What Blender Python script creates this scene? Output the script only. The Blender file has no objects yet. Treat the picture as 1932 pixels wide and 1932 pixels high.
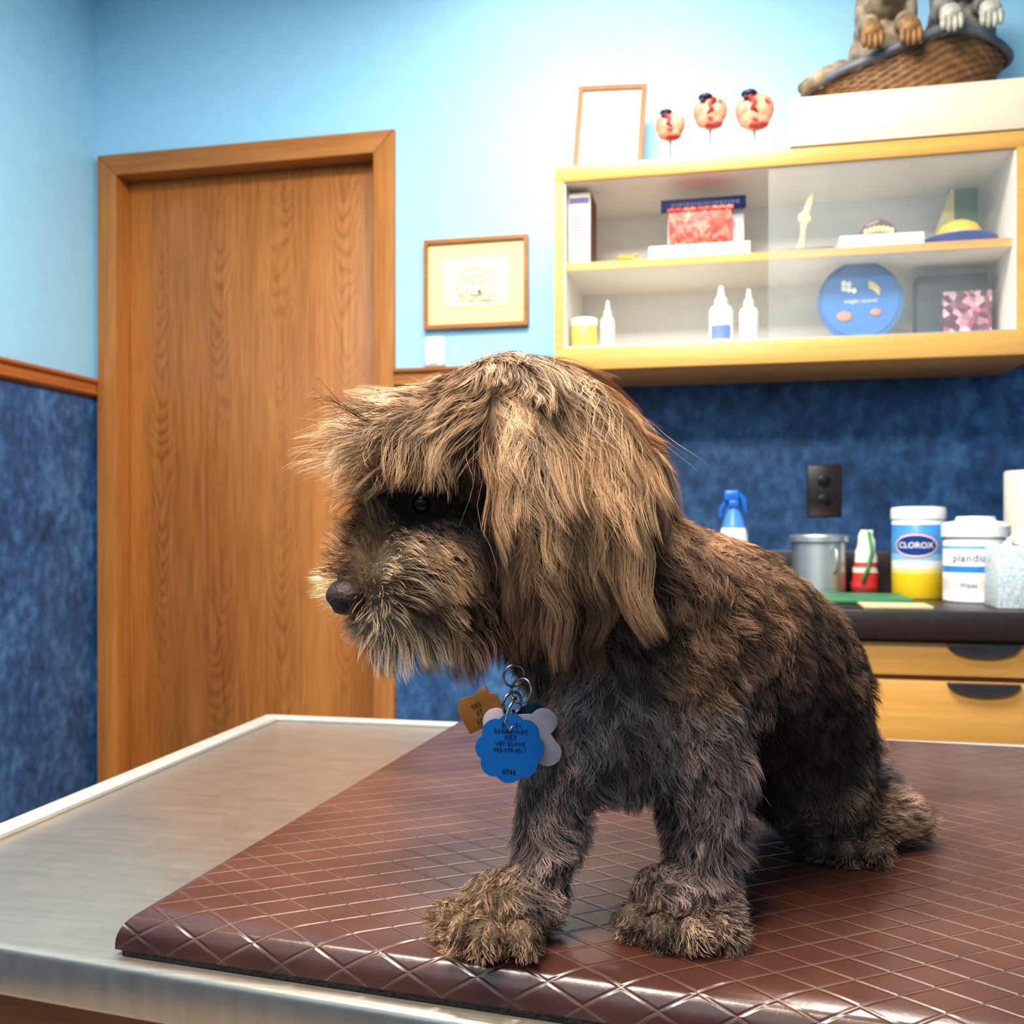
import bpy, bmesh, math, random
import numpy as np
from mathutils import Vector, Matrix, Euler, noise
from mathutils.bvhtree import BVHTree
from mathutils.kdtree import KDTree
random.seed(7); np.random.seed(7)
SC=bpy.context.scene; COL=SC.collection
SC.view_settings.view_transform='Standard'
for lk_ in ('Medium High Contrast','Standard - Medium High Contrast'):
    try: SC.view_settings.look=lk_; break
    except Exception: pass
CZ=1.06

# ------------------------------------------------------------ materials
def lin(h):
    h=h.lstrip('#'); o=[]
    for i in (0,2,4):
        v=int(h[i:i+2],16)/255
        o.append(v/12.92 if v<=.04045 else ((v+.055)/1.055)**2.4)
    return (*o,1)
def base(name):
    m=bpy.data.materials.new(name); m.use_nodes=True
    nt=m.node_tree; b=nt.nodes['Principled BSDF']
    return m,nt,b
def nd(nt,t,**k):
    n=nt.nodes.new(t)
    for a,v in k.items(): setattr(n,a,v)
    return n
def lk(nt,a,b): nt.links.new(a,b)
def mathn(nt,op,a,b=None,c=None):
    n=nt.nodes.new('ShaderNodeMath'); n.operation=op
    for i,v in enumerate((a,b,c)):
        if v is None: continue
        if isinstance(v,(int,float)): n.inputs[i].default_value=v
        else: nt.links.new(v,n.inputs[i])
    return n.outputs[0]
def ramp(nt,fac,stops,interp='LINEAR'):
    r=nt.nodes.new('ShaderNodeValToRGB'); cr=r.color_ramp; cr.interpolation=interp
    while len(cr.elements)<len(stops): cr.elements.new(.5)
    for e,(p,c) in zip(cr.elements,stops): e.position=p; e.color=c
    nt.links.new(fac,r.inputs[0]); return r.outputs[0]
def sc(c,f): return (min(1,c[0]*f),min(1,c[1]*f),min(1,c[2]*f),1)
def pm(name,col,rough=.5,metal=0,var=.1,scale=30,bump=0,stretch=(1,1,1),coat=0,spec=None):
    m,nt,b=base(name); col=lin(col) if isinstance(col,str) else col
    tc=nd(nt,'ShaderNodeTexCoord'); mp=nd(nt,'ShaderNodeMapping'); mp.inputs['Scale'].default_value=stretch
    lk(nt,tc.outputs['Object'],mp.inputs[0])
    nz=nd(nt,'ShaderNodeTexNoise'); nz.inputs['Scale'].default_value=scale; nz.inputs['Detail'].default_value=5
    lk(nt,mp.outputs[0],nz.inputs['Vector'])
    o=ramp(nt,nz.outputs[0],[(.3,sc(col,1-var)),(.7,sc(col,1+var))])
    lk(nt,o,b.inputs['Base Color']); b.inputs['Roughness'].default_value=rough; b.inputs['Metallic'].default_value=metal
    b.inputs['Coat Weight'].default_value=coat
    if spec is not None: b.inputs['Specular IOR Level'].default_value=spec
    if bump:
        bp=nd(nt,'ShaderNodeBump'); bp.inputs['Strength'].default_value=bump; bp.inputs['Distance'].default_value=.002
        lk(nt,nz.outputs[0],bp.inputs['Height']); lk(nt,bp.outputs[0],b.inputs['Normal'])
    return m
def band(name,stops,rough=.35):
    m,nt,b=base(name); tc=nd(nt,'ShaderNodeTexCoord'); sp=nd(nt,'ShaderNodeSeparateXYZ')
    lk(nt,tc.outputs['Generated'],sp.inputs[0])
    o=ramp(nt,sp.outputs[2],[(p,lin(c)) for p,c in stops],'CONSTANT')
    lk(nt,o,b.inputs['Base Color']); b.inputs['Roughness'].default_value=rough
    return m
def wood(name,dark,light,axis='Z',scale=1,rough=.4,cath=False):
    m,nt,b=base(name); dark,light=lin(dark),lin(light)
    tc=nd(nt,'ShaderNodeTexCoord'); mp=nd(nt,'ShaderNodeMapping')
    s={'X':(3,60,60),'Y':(60,3,60),'Z':(60,60,3)}[axis]
    mp.inputs['Scale'].default_value=[v*scale for v in s]
    lk(nt,tc.outputs['Object'],mp.inputs[0])
    nz=nd(nt,'ShaderNodeTexNoise'); nz.inputs['Scale'].default_value=1.6; nz.inputs['Detail'].default_value=8; nz.inputs['Roughness'].default_value=.65
    lk(nt,mp.outputs[0],nz.inputs['Vector'])
    mp2=nd(nt,'ShaderNodeMapping'); mp2.inputs['Scale'].default_value=[v*.12*scale for v in s]
    lk(nt,tc.outputs['Object'],mp2.inputs[0])
    n2=nd(nt,'ShaderNodeTexNoise'); n2.inputs['Scale'].default_value=1.; lk(nt,mp2.outputs[0],n2.inputs['Vector'])
    f=mathn(nt,'ADD',mathn(nt,'MULTIPLY',nz.outputs[0],.55),mathn(nt,'MULTIPLY',n2.outputs[0],.45))
    if cath:
        sp=nd(nt,'ShaderNodeSeparateXYZ'); lk(nt,tc.outputs['Object'],sp.inputs[0])
        w=.19
        n5=nd(nt,'ShaderNodeTexNoise'); n5.inputs['Scale'].default_value=1.; m5=nd(nt,'ShaderNodeMapping'); m5.inputs['Scale'].default_value=(4,4,3); lk(nt,tc.outputs['Object'],m5.inputs[0]); lk(nt,m5.outputs[0],n5.inputs['Vector'])
        xs=mathn(nt,'ADD',sp.outputs[0],mathn(nt,'MULTIPLY',n5.outputs[0],.06))
        xm=mathn(nt,'SUBTRACT',mathn(nt,'MODULO',mathn(nt,'ADD',xs,10+.04),w),w/2)
        ax=mathn(nt,'ABSOLUTE',xm)
        n3=nd(nt,'ShaderNodeTexNoise'); n3.inputs['Scale'].default_value=1.; n3.inputs['Detail'].default_value=2
        m3=nd(nt,'ShaderNodeMapping'); m3.inputs['Scale'].default_value=(9,9,3); lk(nt,tc.outputs['Object'],m3.inputs[0]); lk(nt,m3.outputs[0],n3.inputs['Vector'])
        ph=mathn(nt,'ADD',mathn(nt,'MULTIPLY',sp.outputs[2],-5.),mathn(nt,'MULTIPLY',mathn(nt,'POWER',ax,1.7),110.))
        ph=mathn(nt,'ADD',ph,mathn(nt,'MULTIPLY',n3.outputs[0],2.2))
        wv=mathn(nt,'SINE',mathn(nt,'MULTIPLY',ph,22.))
        wv=mathn(nt,'MULTIPLY',mathn(nt,'ADD',wv,1.),.5)
        wv=mathn(nt,'POWER',wv,2.2)
        n4=nd(nt,'ShaderNodeTexNoise'); n4.inputs['Scale'].default_value=1.; m4=nd(nt,'ShaderNodeMapping'); m4.inputs['Scale'].default_value=(3,3,1.3); lk(nt,tc.outputs['Object'],m4.inputs[0]); lk(nt,m4.outputs[0],n4.inputs['Vector'])
        msk=ramp(nt,n4.outputs[0],[(.40,(.1,.1,.1,1)),(.6,(1,1,1,1))])
        fade=mathn(nt,'MULTIPLY',mathn(nt,'SUBTRACT',1.,mathn(nt,'MULTIPLY',ax,12.)),.13)
        f=mathn(nt,'SUBTRACT',f,mathn(nt,'MULTIPLY',mathn(nt,'MULTIPLY',wv,mathn(nt,'MAXIMUM',fade,0.)),msk))
    o=ramp(nt,f,[(.3,dark),(.62,light)])
    lk(nt,o,b.inputs['Base Color']); b.inputs['Roughness'].default_value=rough
    bp=nd(nt,'ShaderNodeBump'); bp.inputs['Strength'].default_value=.15; bp.inputs['Distance'].default_value=.001
    lk(nt,f,bp.inputs['Height']); lk(nt,bp.outputs[0],b.inputs['Normal'])
    return m
def wallmat(name):
    m,nt,b=base(name)
    g=nd(nt,'ShaderNodeNewGeometry'); sp=nd(nt,'ShaderNodeSeparateXYZ'); lk(nt,g.outputs['Position'],sp.inputs[0])
    low=mathn(nt,'LESS_THAN',sp.outputs[2],CZ+.40)
    mp=nd(nt,'ShaderNodeMapping'); mp.inputs['Scale'].default_value=(1,1,.8); lk(nt,g.outputs['Position'],mp.inputs[0])
    n1=nd(nt,'ShaderNodeTexNoise'); n1.inputs['Scale'].default_value=7; n1.inputs['Detail'].default_value=10; n1.inputs['Roughness'].default_value=.72
    lk(nt,mp.outputs[0],n1.inputs['Vector'])
    n2=nd(nt,'ShaderNodeTexNoise'); n2.inputs['Scale'].default_value=34; n2.inputs['Detail'].default_value=6; lk(nt,mp.outputs[0],n2.inputs['Vector'])
    f=mathn(nt,'ADD',mathn(nt,'MULTIPLY',n1.outputs[0],.6),mathn(nt,'MULTIPLY',n2.outputs[0],.4))
    paper=ramp(nt,f,[(.36,lin('#263c5c')),(.5,lin('#365a86')),(.66,lin('#5a86b2'))])
    n3=nd(nt,'ShaderNodeTexNoise'); n3.inputs['Scale'].default_value=60
    paint=ramp(nt,n3.outputs[0],[(.3,lin('#9acae4')),(.7,lin('#9ecee8'))])
    mx=nd(nt,'ShaderNodeMix',data_type='RGBA'); lk(nt,low,mx.inputs[0]); lk(nt,paint,mx.inputs[6]); lk(nt,paper,mx.inputs[7])
    lk(nt,mx.outputs[2],b.inputs['Base Color'])
    b.inputs['Roughness'].default_value=.42
    bp=nd(nt,'ShaderNodeBump'); bp.inputs['Strength'].default_value=.06; bp.inputs['Distance'].default_value=.001
    lk(nt,n3.outputs[0],bp.inputs['Height']); lk(nt,bp.outputs[0],b.inputs['Normal'])
    return m
# ------------------------------------------------------------ geometry helpers
def pmat(o): return Matrix.LocRotScale(o.location,o.rotation_euler,o.scale)
def attach(o,parent):
    if parent is not None:
        W=Matrix.Identity(4); p=parent; chain=[]
        while p is not None: chain.append(p); p=p.parent
        for p in reversed(chain):
            W=W@(p.matrix_parent_inverse if p.parent else Matrix.Identity(4))@pmat(p)
        o.parent=parent; o.matrix_parent_inverse=W.inverted()
def tag(o,label=None,cat=None,kind=None,group=None):
    if label: o['label']=label
    if cat: o['category']=cat
    if kind: o['kind']=kind
    if group: o['group']=group
    return o
def fin(name,me,mat,parent=None,smooth=True,recenter=True,**k):
    if smooth and len(me.polygons):
        me.polygons.foreach_set('use_smooth',[True]*len(me.polygons))
    if mat is not None:
        me.materials.clear()
        for mm in (mat if isinstance(mat,list) else [mat]): me.materials.append(mm)
    o=bpy.data.objects.new(name,me); COL.objects.link(o)
    if recenter:
        n=len(me.vertices); a=np.empty(n*3,np.float32); me.vertices.foreach_get('co',a); a=a.reshape(-1,3)
        c=(a.min(0)+a.max(0))/2; c[2]=a[:,2].min(); a-=c; me.vertices.foreach_set('co',a.ravel()); o.location=[float(v) for v in c]
    attach(o,parent); tag(o,**k)
    return o
def bmfin(name,bm,mat,parent=None,smooth=False,angle=None,**k):
    bmesh.ops.recalc_face_normals(bm,faces=bm.faces)
    me=bpy.data.meshes.new(name); bm.to_mesh(me); bm.free()
    o=fin(name,me,mat,parent,smooth=smooth or angle is not None,**k)
    if angle is not None:
        try: me.set_sharp_from_angle(angle=math.radians(angle))
        except Exception: pass
    return o
def bevel(bm,es,off,seg):
    return bmesh.ops.bevel(bm,geom=es,offset=off,segments=seg,affect='EDGES',profile=.5)
def addbox(bm,x0,x1,y0,y1,z0,z1,bev=0,seg=2,M=None):
    r=bmesh.ops.create_cube(bm,size=1); vs=r['verts']
    for v in vs: v.co=Vector(((x0+x1)/2+v.co.x*(x1-x0),(y0+y1)/2+v.co.y*(y1-y0),(z0+z1)/2+v.co.z*(z1-z0)))
    if bev:
        es=list({e for v in vs for e in v.link_edges})
        g=bevel(bm,es,bev,seg)
        vs=list({v for f in g['faces'] for v in f.verts}|{v for v in vs if v.is_valid})
    if M is not None:
        for v in vs: v.co=M@v.co
def box(name,x0,x1,y0,y1,z0,z1,mat,parent=None,bev=.002,M=None,seg=2,**k):
    bm=bmesh.new(); addbox(bm,x0,x1,y0,y1,z0,z1,bev,seg,M)
    return bmfin(name,bm,mat,parent,angle=40,**k)
def lathe(name,prof,loc,mat,parent=None,seg=48,M=None,sx=1,sy=1,**k):
    bm=bmesh.new(); rings=[]
    for r,z in prof:
        rings.append([bm.verts.new((math.cos(2*math.pi*i/seg)*max(r,1e-5)*sx,math.sin(2*math.pi*i/seg)*max(r,1e-5)*sy,z)) for i in range(seg)])
    for a,b in zip(rings,rings[1:]):
        for i in range(seg): bm.faces.new((a[i],a[(i+1)%seg],b[(i+1)%seg],b[i]))
    bm.faces.new(rings[0][::-1]); bm.faces.new(rings[-1])
    T=Matrix.Translation(loc)@(M or Matrix.Identity(4))
    for v in bm.verts: v.co=T@v.co
    return bmfin(name,bm,mat,parent,angle=35,**k)
def addtube(bm,pts,r,seg=8,closed=False):
    pts=[Vector(p) for p in pts]; n=len(pts); rings=[]; last=None
    for i,p in enumerate(pts):
        if closed: t=pts[(i+1)%n]-pts[i-1]
        else: t=pts[min(i+1,n-1)]-pts[max(i-1,0)]
        t.normalize()
        if last is None: a=t.orthogonal().normalized()
        else: a=(last-t*last.dot(t)).normalized()
        last=a; b=t.cross(a)
        rr=r[i] if isinstance(r,(list,tuple)) else r
        rings.append([bm.verts.new(p+(a*math.cos(2*math.pi*j/seg)+b*math.sin(2*math.pi*j/seg))*rr) for j in range(seg)])
    m=n if closed else n-1
    for i in range(m):
        A=rings[i];B=rings[(i+1)%n]
        for j in range(seg): bm.faces.new((A[j],A[(j+1)%seg],B[(j+1)%seg],B[j]))
    if not closed: bm.faces.new(rings[0][::-1]); bm.faces.new(rings[-1])
def tube(name,pts,r,mat,parent=None,seg=8,closed=False,**k):
    bm=bmesh.new(); addtube(bm,pts,r,seg,closed); return bmfin(name,bm,mat,parent,smooth=True,**k)
def plate(name,pts2,th,M,mat,parent=None,bev=0,**k):
    bm=bmesh.new(); f=[bm.verts.new((x,-th/2,y)) for x,y in pts2]; b=[bm.verts.new((x,th/2,y)) for x,y in pts2]
    bm.faces.new(f); bm.faces.new(b[::-1]); n=len(f)
    for i in range(n): bm.faces.new((f[i],b[i],b[(i+1)%n],f[(i+1)%n]))
    if bev:
        es=[e for e in bm.edges if abs(e.verts[0].co.y-e.verts[1].co.y)<1e-9]
        bevel(bm,es,bev,2)
    for v in bm.verts: v.co=M@v.co
    return bmfin(name,bm,mat,parent,angle=35,**k)
def circ(r,n=32,cx=0,cy=0,sx=1,sy=1): return [(cx+r*sx*math.cos(2*math.pi*i/n),cy+r*sy*math.sin(2*math.pi*i/n)) for i in range(n)]
def textmesh(name,body,size,mat,parent,M=None,wrap=None,extr=.0002,spacing=1,bold=0,**k):
    cu=bpy.data.curves.new(name,'FONT'); cu.body=body; cu.size=size; cu.align_x='CENTER'; cu.align_y='CENTER'; cu.extrude=extr; cu.resolution_u=3; cu.space_character=spacing; cu.offset=bold
    t=bpy.data.objects.new('tmp',cu); COL.objects.link(t)
    dg=bpy.context.evaluated_depsgraph_get(); me=bpy.data.meshes.new_from_object(t.evaluated_get(dg))
    bpy.data.objects.remove(t)
    for v in me.vertices:
        x,y,z=v.co
        if wrap:
            cx,cy,cz,R,a0=wrap; a=a0+x/R; rr=R+.0004+z
            v.co=(cx+rr*math.sin(a),cy-rr*math.cos(a),cz+y)
        else: v.co=M@Vector((x,-z,y))
    me.name=name
    return fin(name,me,mat,parent,smooth=False,**k)
def empty(name,loc,label,cat,group=None):
    o=bpy.data.objects.new(name,None); o.location=loc; o.empty_display_size=.02; COL.objects.link(o)
    return tag(o,label,cat,group=group)
def addsphere(bm,c,r,M=None,sub=3):
    rr=bmesh.ops.create_icosphere(bm,subdivisions=sub,radius=1)
    if not isinstance(r,(tuple,list)): r=(r,r,r)
    for v in rr['verts']:
        p=Vector((v.co.x*r[0],v.co.y*r[1],v.co.z*r[2]))
        if M is not None: p=M@p
        v.co=p+Vector(c)
def blobmesh(spheres,chains,voxel,smooth=6):
    bm=bmesh.new()
    for c,r in spheres: addsphere(bm,c,r)
    for ch in chains:
        for (a,b) in zip(ch,ch[1:]):
            L=(Vector(a[:3])-Vector(b[:3])).length; n=max(2,int(L/(min(a[3],b[3])*.3)))
            for i in range(n+1):
                t=i/n; addsphere(bm,[a[j]*(1-t)+b[j]*t for j in range(3)],a[3]*(1-t)+b[3]*t,sub=2)
    me=bpy.data.meshes.new('b'); bm.to_mesh(me); bm.free()
    o=bpy.data.objects.new('tmp',me); COL.objects.link(o)
    m=o.modifiers.new('r','REMESH'); m.mode='VOXEL'; m.voxel_size=voxel
    s=o.modifiers.new('s','SMOOTH'); s.factor=.5; s.iterations=smooth
    dg=bpy.context.evaluated_depsgraph_get(); out=bpy.data.meshes.new_from_object(o.evaluated_get(dg))
    bpy.data.objects.remove(o); return out

# ------------------------------------------------------------ room
M_wall=wallmat('painted_wall_with_wallpaper')
oak=wood('oak_door','#7a4820','#b87a40','Z',1,.38,cath=True)
oaktrim=wood('oak_trim','#8e5828','#ba7e42','Z',1,.35)
oaktrimx=wood('oak_trim_flat','#824c22','#b0743a','X',1,.35)
oaktrimy=wood('oak_trim_side','#8a4c22','#b8713c','Y',1,.35)
maple=wood('maple','#c0883f','#ddaa62','X',.7,.35)
maplez=wood('maple_upright','#c0883f','#ddaa62','Z',.7,.35)
W=2.6; XL=-1.825; DX0,DX1,DZ=-1.7475,-.964,CZ+1.023
bm=bmesh.new()
addbox(bm,XL-.1,DX0-.012,W,W+.15,0,2.65); addbox(bm,DX1+.012,1.7,W,W+.15,0,2.65); addbox(bm,DX0-.012,DX1+.012,W,W+.15,DZ+.012,2.65)
bmfin('wall_back',bm,M_wall,kind='structure')
box('wall_left',XL-.1,XL,-1.1,W,0,2.65,M_wall,bev=0,kind='structure')
box('wall_right',1.6,1.7,-1.1,W,0,2.65,M_wall,bev=0,kind='structure')
box('wall_front',XL,1.6,-1.2,-1.1,0,2.65,M_wall,bev=0,kind='structure')
box('floor',XL-.1,1.7,-1.2,W+.15,-.1,0,pm('floor_tile','#a89c8c',.4,var=.08,scale=6),bev=0,kind='structure')
box('ceiling',XL-.1,1.7,-1.2,W+.15,2.65,2.75,pm('ceiling_tile','#efece6',.9,var=.03),bev=0,kind='structure')
box('door_1',DX0+.001,DX1-.001,W+.05,W+.09,.01,DZ-.001,oak,kind='structure')
def casing():
    w=.06; o=[(DX0-w,0),(DX0-w,DZ+w),(DX1+w,DZ+w),(DX1+w,0)]; i=[(DX0,0),(DX0,DZ),(DX1,DZ),(DX1,0)]
    for s,(a,mt) in enumerate(((0,oaktrim),(1,oaktrimx),(2,oaktrim))):
        bm=bmesh.new(); q=[o[a],o[a+1],i[a+1],i[a]]
        jq=[(i[a][0]+(-.0118 if a==0 else .0118 if a==2 else -.0118),i[a][1]),(i[a+1][0]+(-.0118 if a==0 else .0118),i[a+1][1]+.0118),i[a+1],i[a]]
        if a==1: jq=[(i[1][0]-.0118,i[1][1]+.0118),(i[2][0]+.0118,i[2][1]+.0118),i[2],i[1]]
        for qq,y0,y1 in ((q,W-.018,W-.0005),(jq,W-.0005,W+.1)):
            f=[bm.verts.new((x,y0,z)) for x,z in qq]; b=[bm.verts.new((x,y1,z)) for x,z in qq]
            bm.faces.new(f); bm.faces.new(b[::-1])
            for j in range(4): bm.faces.new((f[j],b[j],b[(j+1)%4],f[(j+1)%4]))
        bevel(bm,[e for e in bm.edges if e.verts[0].co.y<W-.01 and e.verts[1].co.y<W-.01],.003,3)
        bmfin('trim_%d'%(s+1),bm,mt,angle=30,kind='structure')
casing()
def railprof(): return [(0,0),(-.012,.002),(-.018,.008),(-.014,.016),(-.014,.034),(-.024,.042),(-.024,.05),(0,.05)]
def rail(name,x0,x1,z0):
    bm=bmesh.new(); A=[bm.verts.new((x0,W+a,z0+b)) for a,b in railprof()]; B=[bm.verts.new((x1,W+a,z0+b)) for a,b in railprof()]
    n=len(A); bm.faces.new(A); bm.faces.new(B[::-1])
    for i in range(n): bm.faces.new((A[i],A[(i+1)%n],B[(i+1)%n],B[i]))
    bmfin(name,bm,oaktrimx,kind='structure')
rail('trim_4',DX1+.06,-.415,CZ+.385); rail('trim_5',.622,1.6,CZ+.385)
bm=bmesh.new(); A=[bm.verts.new((XL-a,-1.1,CZ+.385+b)) for a,b in railprof()]; B=[bm.verts.new((XL-a,W,CZ+.385+b)) for a,b in railprof()]
n=len(A); bm.faces.new(A); bm.faces.new(B[::-1])
for i in range(n): bm.faces.new((A[i],A[(i+1)%n],B[(i+1)%n],B[i]))
bmfin('trim_6',bm,oaktrimy,kind='structure')

white=pm('white_plastic','#ece9e4',.35,var=.03); cream=pm('cream_laminate','#f0eae0',.4,var=.02)
paper=pm('paper','#dcd4c0',.8,var=.02); blackp=pm('black_plastic','#1c1a1a',.4,var=.1)
steel=pm('steel','#d6d4d0',.42,metal=.9,var=.06,scale=4,stretch=(1,1,60))
# ------------------------------------------------------------ wall picture
P=empty('picture_frame',(-.677,W,CZ+.5375),'small oak framed puppy sketch with cream mat on the wall','picture')
def frame4(x0,x1,z0,z1,w,y0,y1,mat,parent,M=None):
    bm=bmesh.new()
    for q in ([(x0,z0),(x0,z1),(x0+w,z1-w),(x0+w,z0+w)],[(x0,z1),(x1,z1),(x1-w,z1-w),(x0+w,z1-w)],[(x1,z1),(x1,z0),(x1-w,z0+w),(x1-w,z1-w)],[(x1,z0),(x0,z0),(x0+w,z0+w),(x1-w,z0+w)]):
        f=[bm.verts.new((x,y0,z)) for x,z in q]; b=[bm.verts.new((x,y1,z)) for x,z in q]
        bm.faces.new(f); bm.faces.new(b[::-1])
        for j in range(4): bm.faces.new((f[j],b[j],b[(j+1)%4],f[(j+1)%4]))
    bmesh.ops.remove_doubles(bm,verts=bm.verts,dist=1e-6)
    if M is not None:
        for v in bm.verts: v.co=M@v.co
    return bmfin('frame',bm,mat,parent)
frame4(-.8195,-.535,CZ+.5375,CZ+.776,.011,W-.02,W,oaktrimx,P)
box('picture_mat',-.81,-.545,W-.010,W-.002,CZ+.547,CZ+.766,pm('cream_mat','#f0d89a',.8,var=.03),P,bev=0)
box('drawing_sheet',-.768,-.588,W-.0125,W-.0105,CZ+.594,CZ+.722,pm('drawing_paper','#f0dcb4',.8,var=.06,scale=12),P,bev=0)
bm=bmesh.new()
def arc(cx,cz,rx,rz,a0,a1,r=.0011,n=18):
    addtube(bm,[(cx+rx*math.cos(math.radians(a0+(a1-a0)*i/n)),W-.0135,cz+rz*math.sin(math.radians(a0+(a1-a0)*i/n))) for i in range(n+1)],r,5)
cz=CZ+.655
arc(-.675,cz-.005,.03,.026,0,360); arc(-.71,cz-.01,.018,.024,60,300); arc(-.64,cz-.01,.016,.024,-120,120)
arc(-.675,cz-.022,.02,.012,180,360); arc(-.70,cz-.035,.02,.01,100,330); arc(-.65,cz-.036,.018,.009,200,400); arc(-.63,cz+.015,.02,.02,0,120); arc(-.685,cz+.002,.004,.003,0,360); arc(-.662,cz+.002,.004,.003,0,360); arc(-.68,cz+.01,.045,.03,20,150); arc(-.66,cz-.04,.055,.008,180,360)
o=bmfin('pencil_drawing',bm,pm('sepia_pencil','#c89880',.8),P,smooth=True); o['kind']='stuff'
bm=bmesh.new(); addsphere(bm,(-.667,W-.0135,cz-.022),(.006,.001,.006)); bmfin('drawn_nose',bm,pm('grey_pencil','#77706a',.8),P,smooth=True)
P=empty('wall_dispenser',(-.79,W-.02,CZ+.4355),'small white plastic wall dispenser resting on the chair rail','dispenser')
box('dispenser_body',-.817,-.763,W-.024,W-.001,CZ+.4355,CZ+.517,white,P,bev=.009,seg=4)
box('dispenser_slot',-.803,-.777,W-.0252,W-.0238,CZ+.443,CZ+.448,pm('slot_grey','#b8b4ac',.5),P,bev=0)

# ------------------------------------------------------------ wall cabinet
cb0,cb1,cs0,cs1,ct0,ct1=CZ+.369,CZ+.4215,CZ+.605,CZ+.623,CZ+.805,CZ+.842
P=empty('wall_cabinet',(.1,2.45,cb0),'light maple wall cabinet with glass doors and white interior','cabinet')
bm=bmesh.new()
addbox(bm,-.414,.62,2.3,W-.001,ct0,ct1,.002); addbox(bm,-.414,.62,2.3,W-.001,cb0,cb1,.002)
addbox(bm,-.414,-.392,2.3,W-.001,cb1-.001,ct0+.001,0); addbox(bm,.575,.62,2.3,W-.001,cb1-.001,ct0+.001,0)
bmfin('body',bm,maple,P,angle=40)
bm=bmesh.new(); addbox(bm,-.3915,.5745,W-.012,W-.002,cb1,ct0); addbox(bm,-.3915,-.389,2.306,W-.012,cb1,ct0); addbox(bm,.572,.5745,2.306,W-.012,cb1,ct0); addbox(bm,-.389,.572,2.306,W-.012,cb1,cb1+.001);addbox(bm,-.389,.572,2.306,W-.012,ct0-.001,ct0)
bmfin('white_lining',bm,cream,P)
bm=bmesh.new(); addbox(bm,-.389,.572,2.325,2.33,cs0,cs1,0); bmfin('shelf_edge',bm,maple,P)
bm=bmesh.new(); addbox(bm,-.389,.572,2.3302,W-.012,cs0,cs1,0); bmfin('shelf',bm,cream,P)
g,nt,b=base('cabinet_glass')
tr=nd(nt,'ShaderNodeBsdfTransparent'); mx=nd(nt,'ShaderNodeMixShader'); gl=nd(nt,'ShaderNodeBsdfGlossy'); gl.inputs['Roughness'].default_value=.3; df=nd(nt,'ShaderNodeBsdfDiffuse'); df.inputs[0].default_value=(.75,.82,.84,1)
mx2=nd(nt,'ShaderNodeMixShader'); mx2.inputs[0].default_value=.6; lk(nt,gl.outputs[0],mx2.inputs[1]); lk(nt,df.outputs[0],mx2.inputs[2])  # pale diffuse share is a painted reflection haze on the glass
nz=nd(nt,'ShaderNodeTexNoise'); nz.inputs['Scale'].default_value=3; fr=mathn(nt,'MULTIPLY',nz.outputs[0],.14)
lk(nt,fr,mx.inputs[0]); lk(nt,tr.outputs[0],mx.inputs[1]); lk(nt,mx2.outputs[0],mx.inputs[2]); lk(nt,mx.outputs[0],nt.nodes['Material Output'].inputs[0])
box('glass_door',.068,.572,2.306,2.311,cb1+.001,ct0-.001,g,P,bev=0)
bm=bmesh.new(); addbox(bm,-.389,.572,2.301,2.3165,cb1,cb1+.002); bmfin('sliding_track',bm,steel,P)

sh_top=cs1+.0005; lo_top=cb1+.0025
P=empty('product_box',(-.36,2.37,sh_top),'tall white carton with violet lettering on the cabinet shelf','box')
box('carton',-.386,-.335,2.335,2.43,sh_top,sh_top+.165,paper,P,bev=.001)
box('side_flap',-.3348,-.333,2.337,2.428,sh_top+.002,sh_top+.163,pm('brown_carton','#6a4238',.6),P,bev=0)
bm=bmesh.new()
for i in range(7): addbox(bm,-.38,-.343-.004*(i%3),2.3340,2.3348,sh_top+.06+i*.008,sh_top+.063+i*.008)
addbox(bm,-.384,-.337,2.3340,2.3348,sh_top+.14,sh_top+.154)
o=bmfin('printed_lines',bm,pm('violet_print','#5b5080',.7),P); o['kind']='stuff'
P=empty('skin_model',(-.085,2.37,sh_top),'pink anatomical skin model on white base with blue header','anatomical model')
box('base',-.199,.029,2.335,2.43,sh_top,sh_top+.03,white,P)
m,nt,b=base('skin_layers'); tc=nd(nt,'ShaderNodeTexCoord'); nz=nd(nt,'ShaderNodeTexNoise'); nz.inputs['Scale'].default_value=28; nz.inputs['Distortion'].default_value=2.5; lk(nt,tc.outputs['Object'],nz.inputs['Vector'])
lk(nt,ramp(nt,nz.outputs[0],[(.35,lin('#a82a26')),(.48,lin('#d4503f')),(.62,lin('#e88a74')),(.75,lin('#8a4a70'))]),b.inputs['Base Color'])
bm=bmesh.new(); addbox(bm,-.154,-.012,2.345,2.41,sh_top+.0305,sh_top+.112,.003)
for i in range(9): addsphere(bm,(-.148+i*.0165,2.346,sh_top+.112),(.01,.006,.006),sub=2)
bmfin('skin_block',bm,m,P,smooth=True)
navy=pm('navy_print','#20306e',.5)
box('header_sign',-.175,.02,2.39,2.394,sh_top+.122,sh_top+.152,navy,P,bev=.001)
box('backing_board',-.16,.015,2.412,2.415,sh_top+.0305,sh_top+.13,white,P,bev=0)
bm=bmesh.new(); x=-.15
while x<.0:
    w=random.uniform(.004,.009); addbox(bm,x,x+w,2.388,2.3898,sh_top+.133,sh_top+.142); x+=w+.003
o=bmfin('header_lettering',bm,pm('header_print','#7880b0',.5),P); o['kind']='stuff'
P=empty('plastic_toy_fish',(-.25,2.345,sh_top),'small orange plastic model lying on the shelf','figurine')
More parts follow.
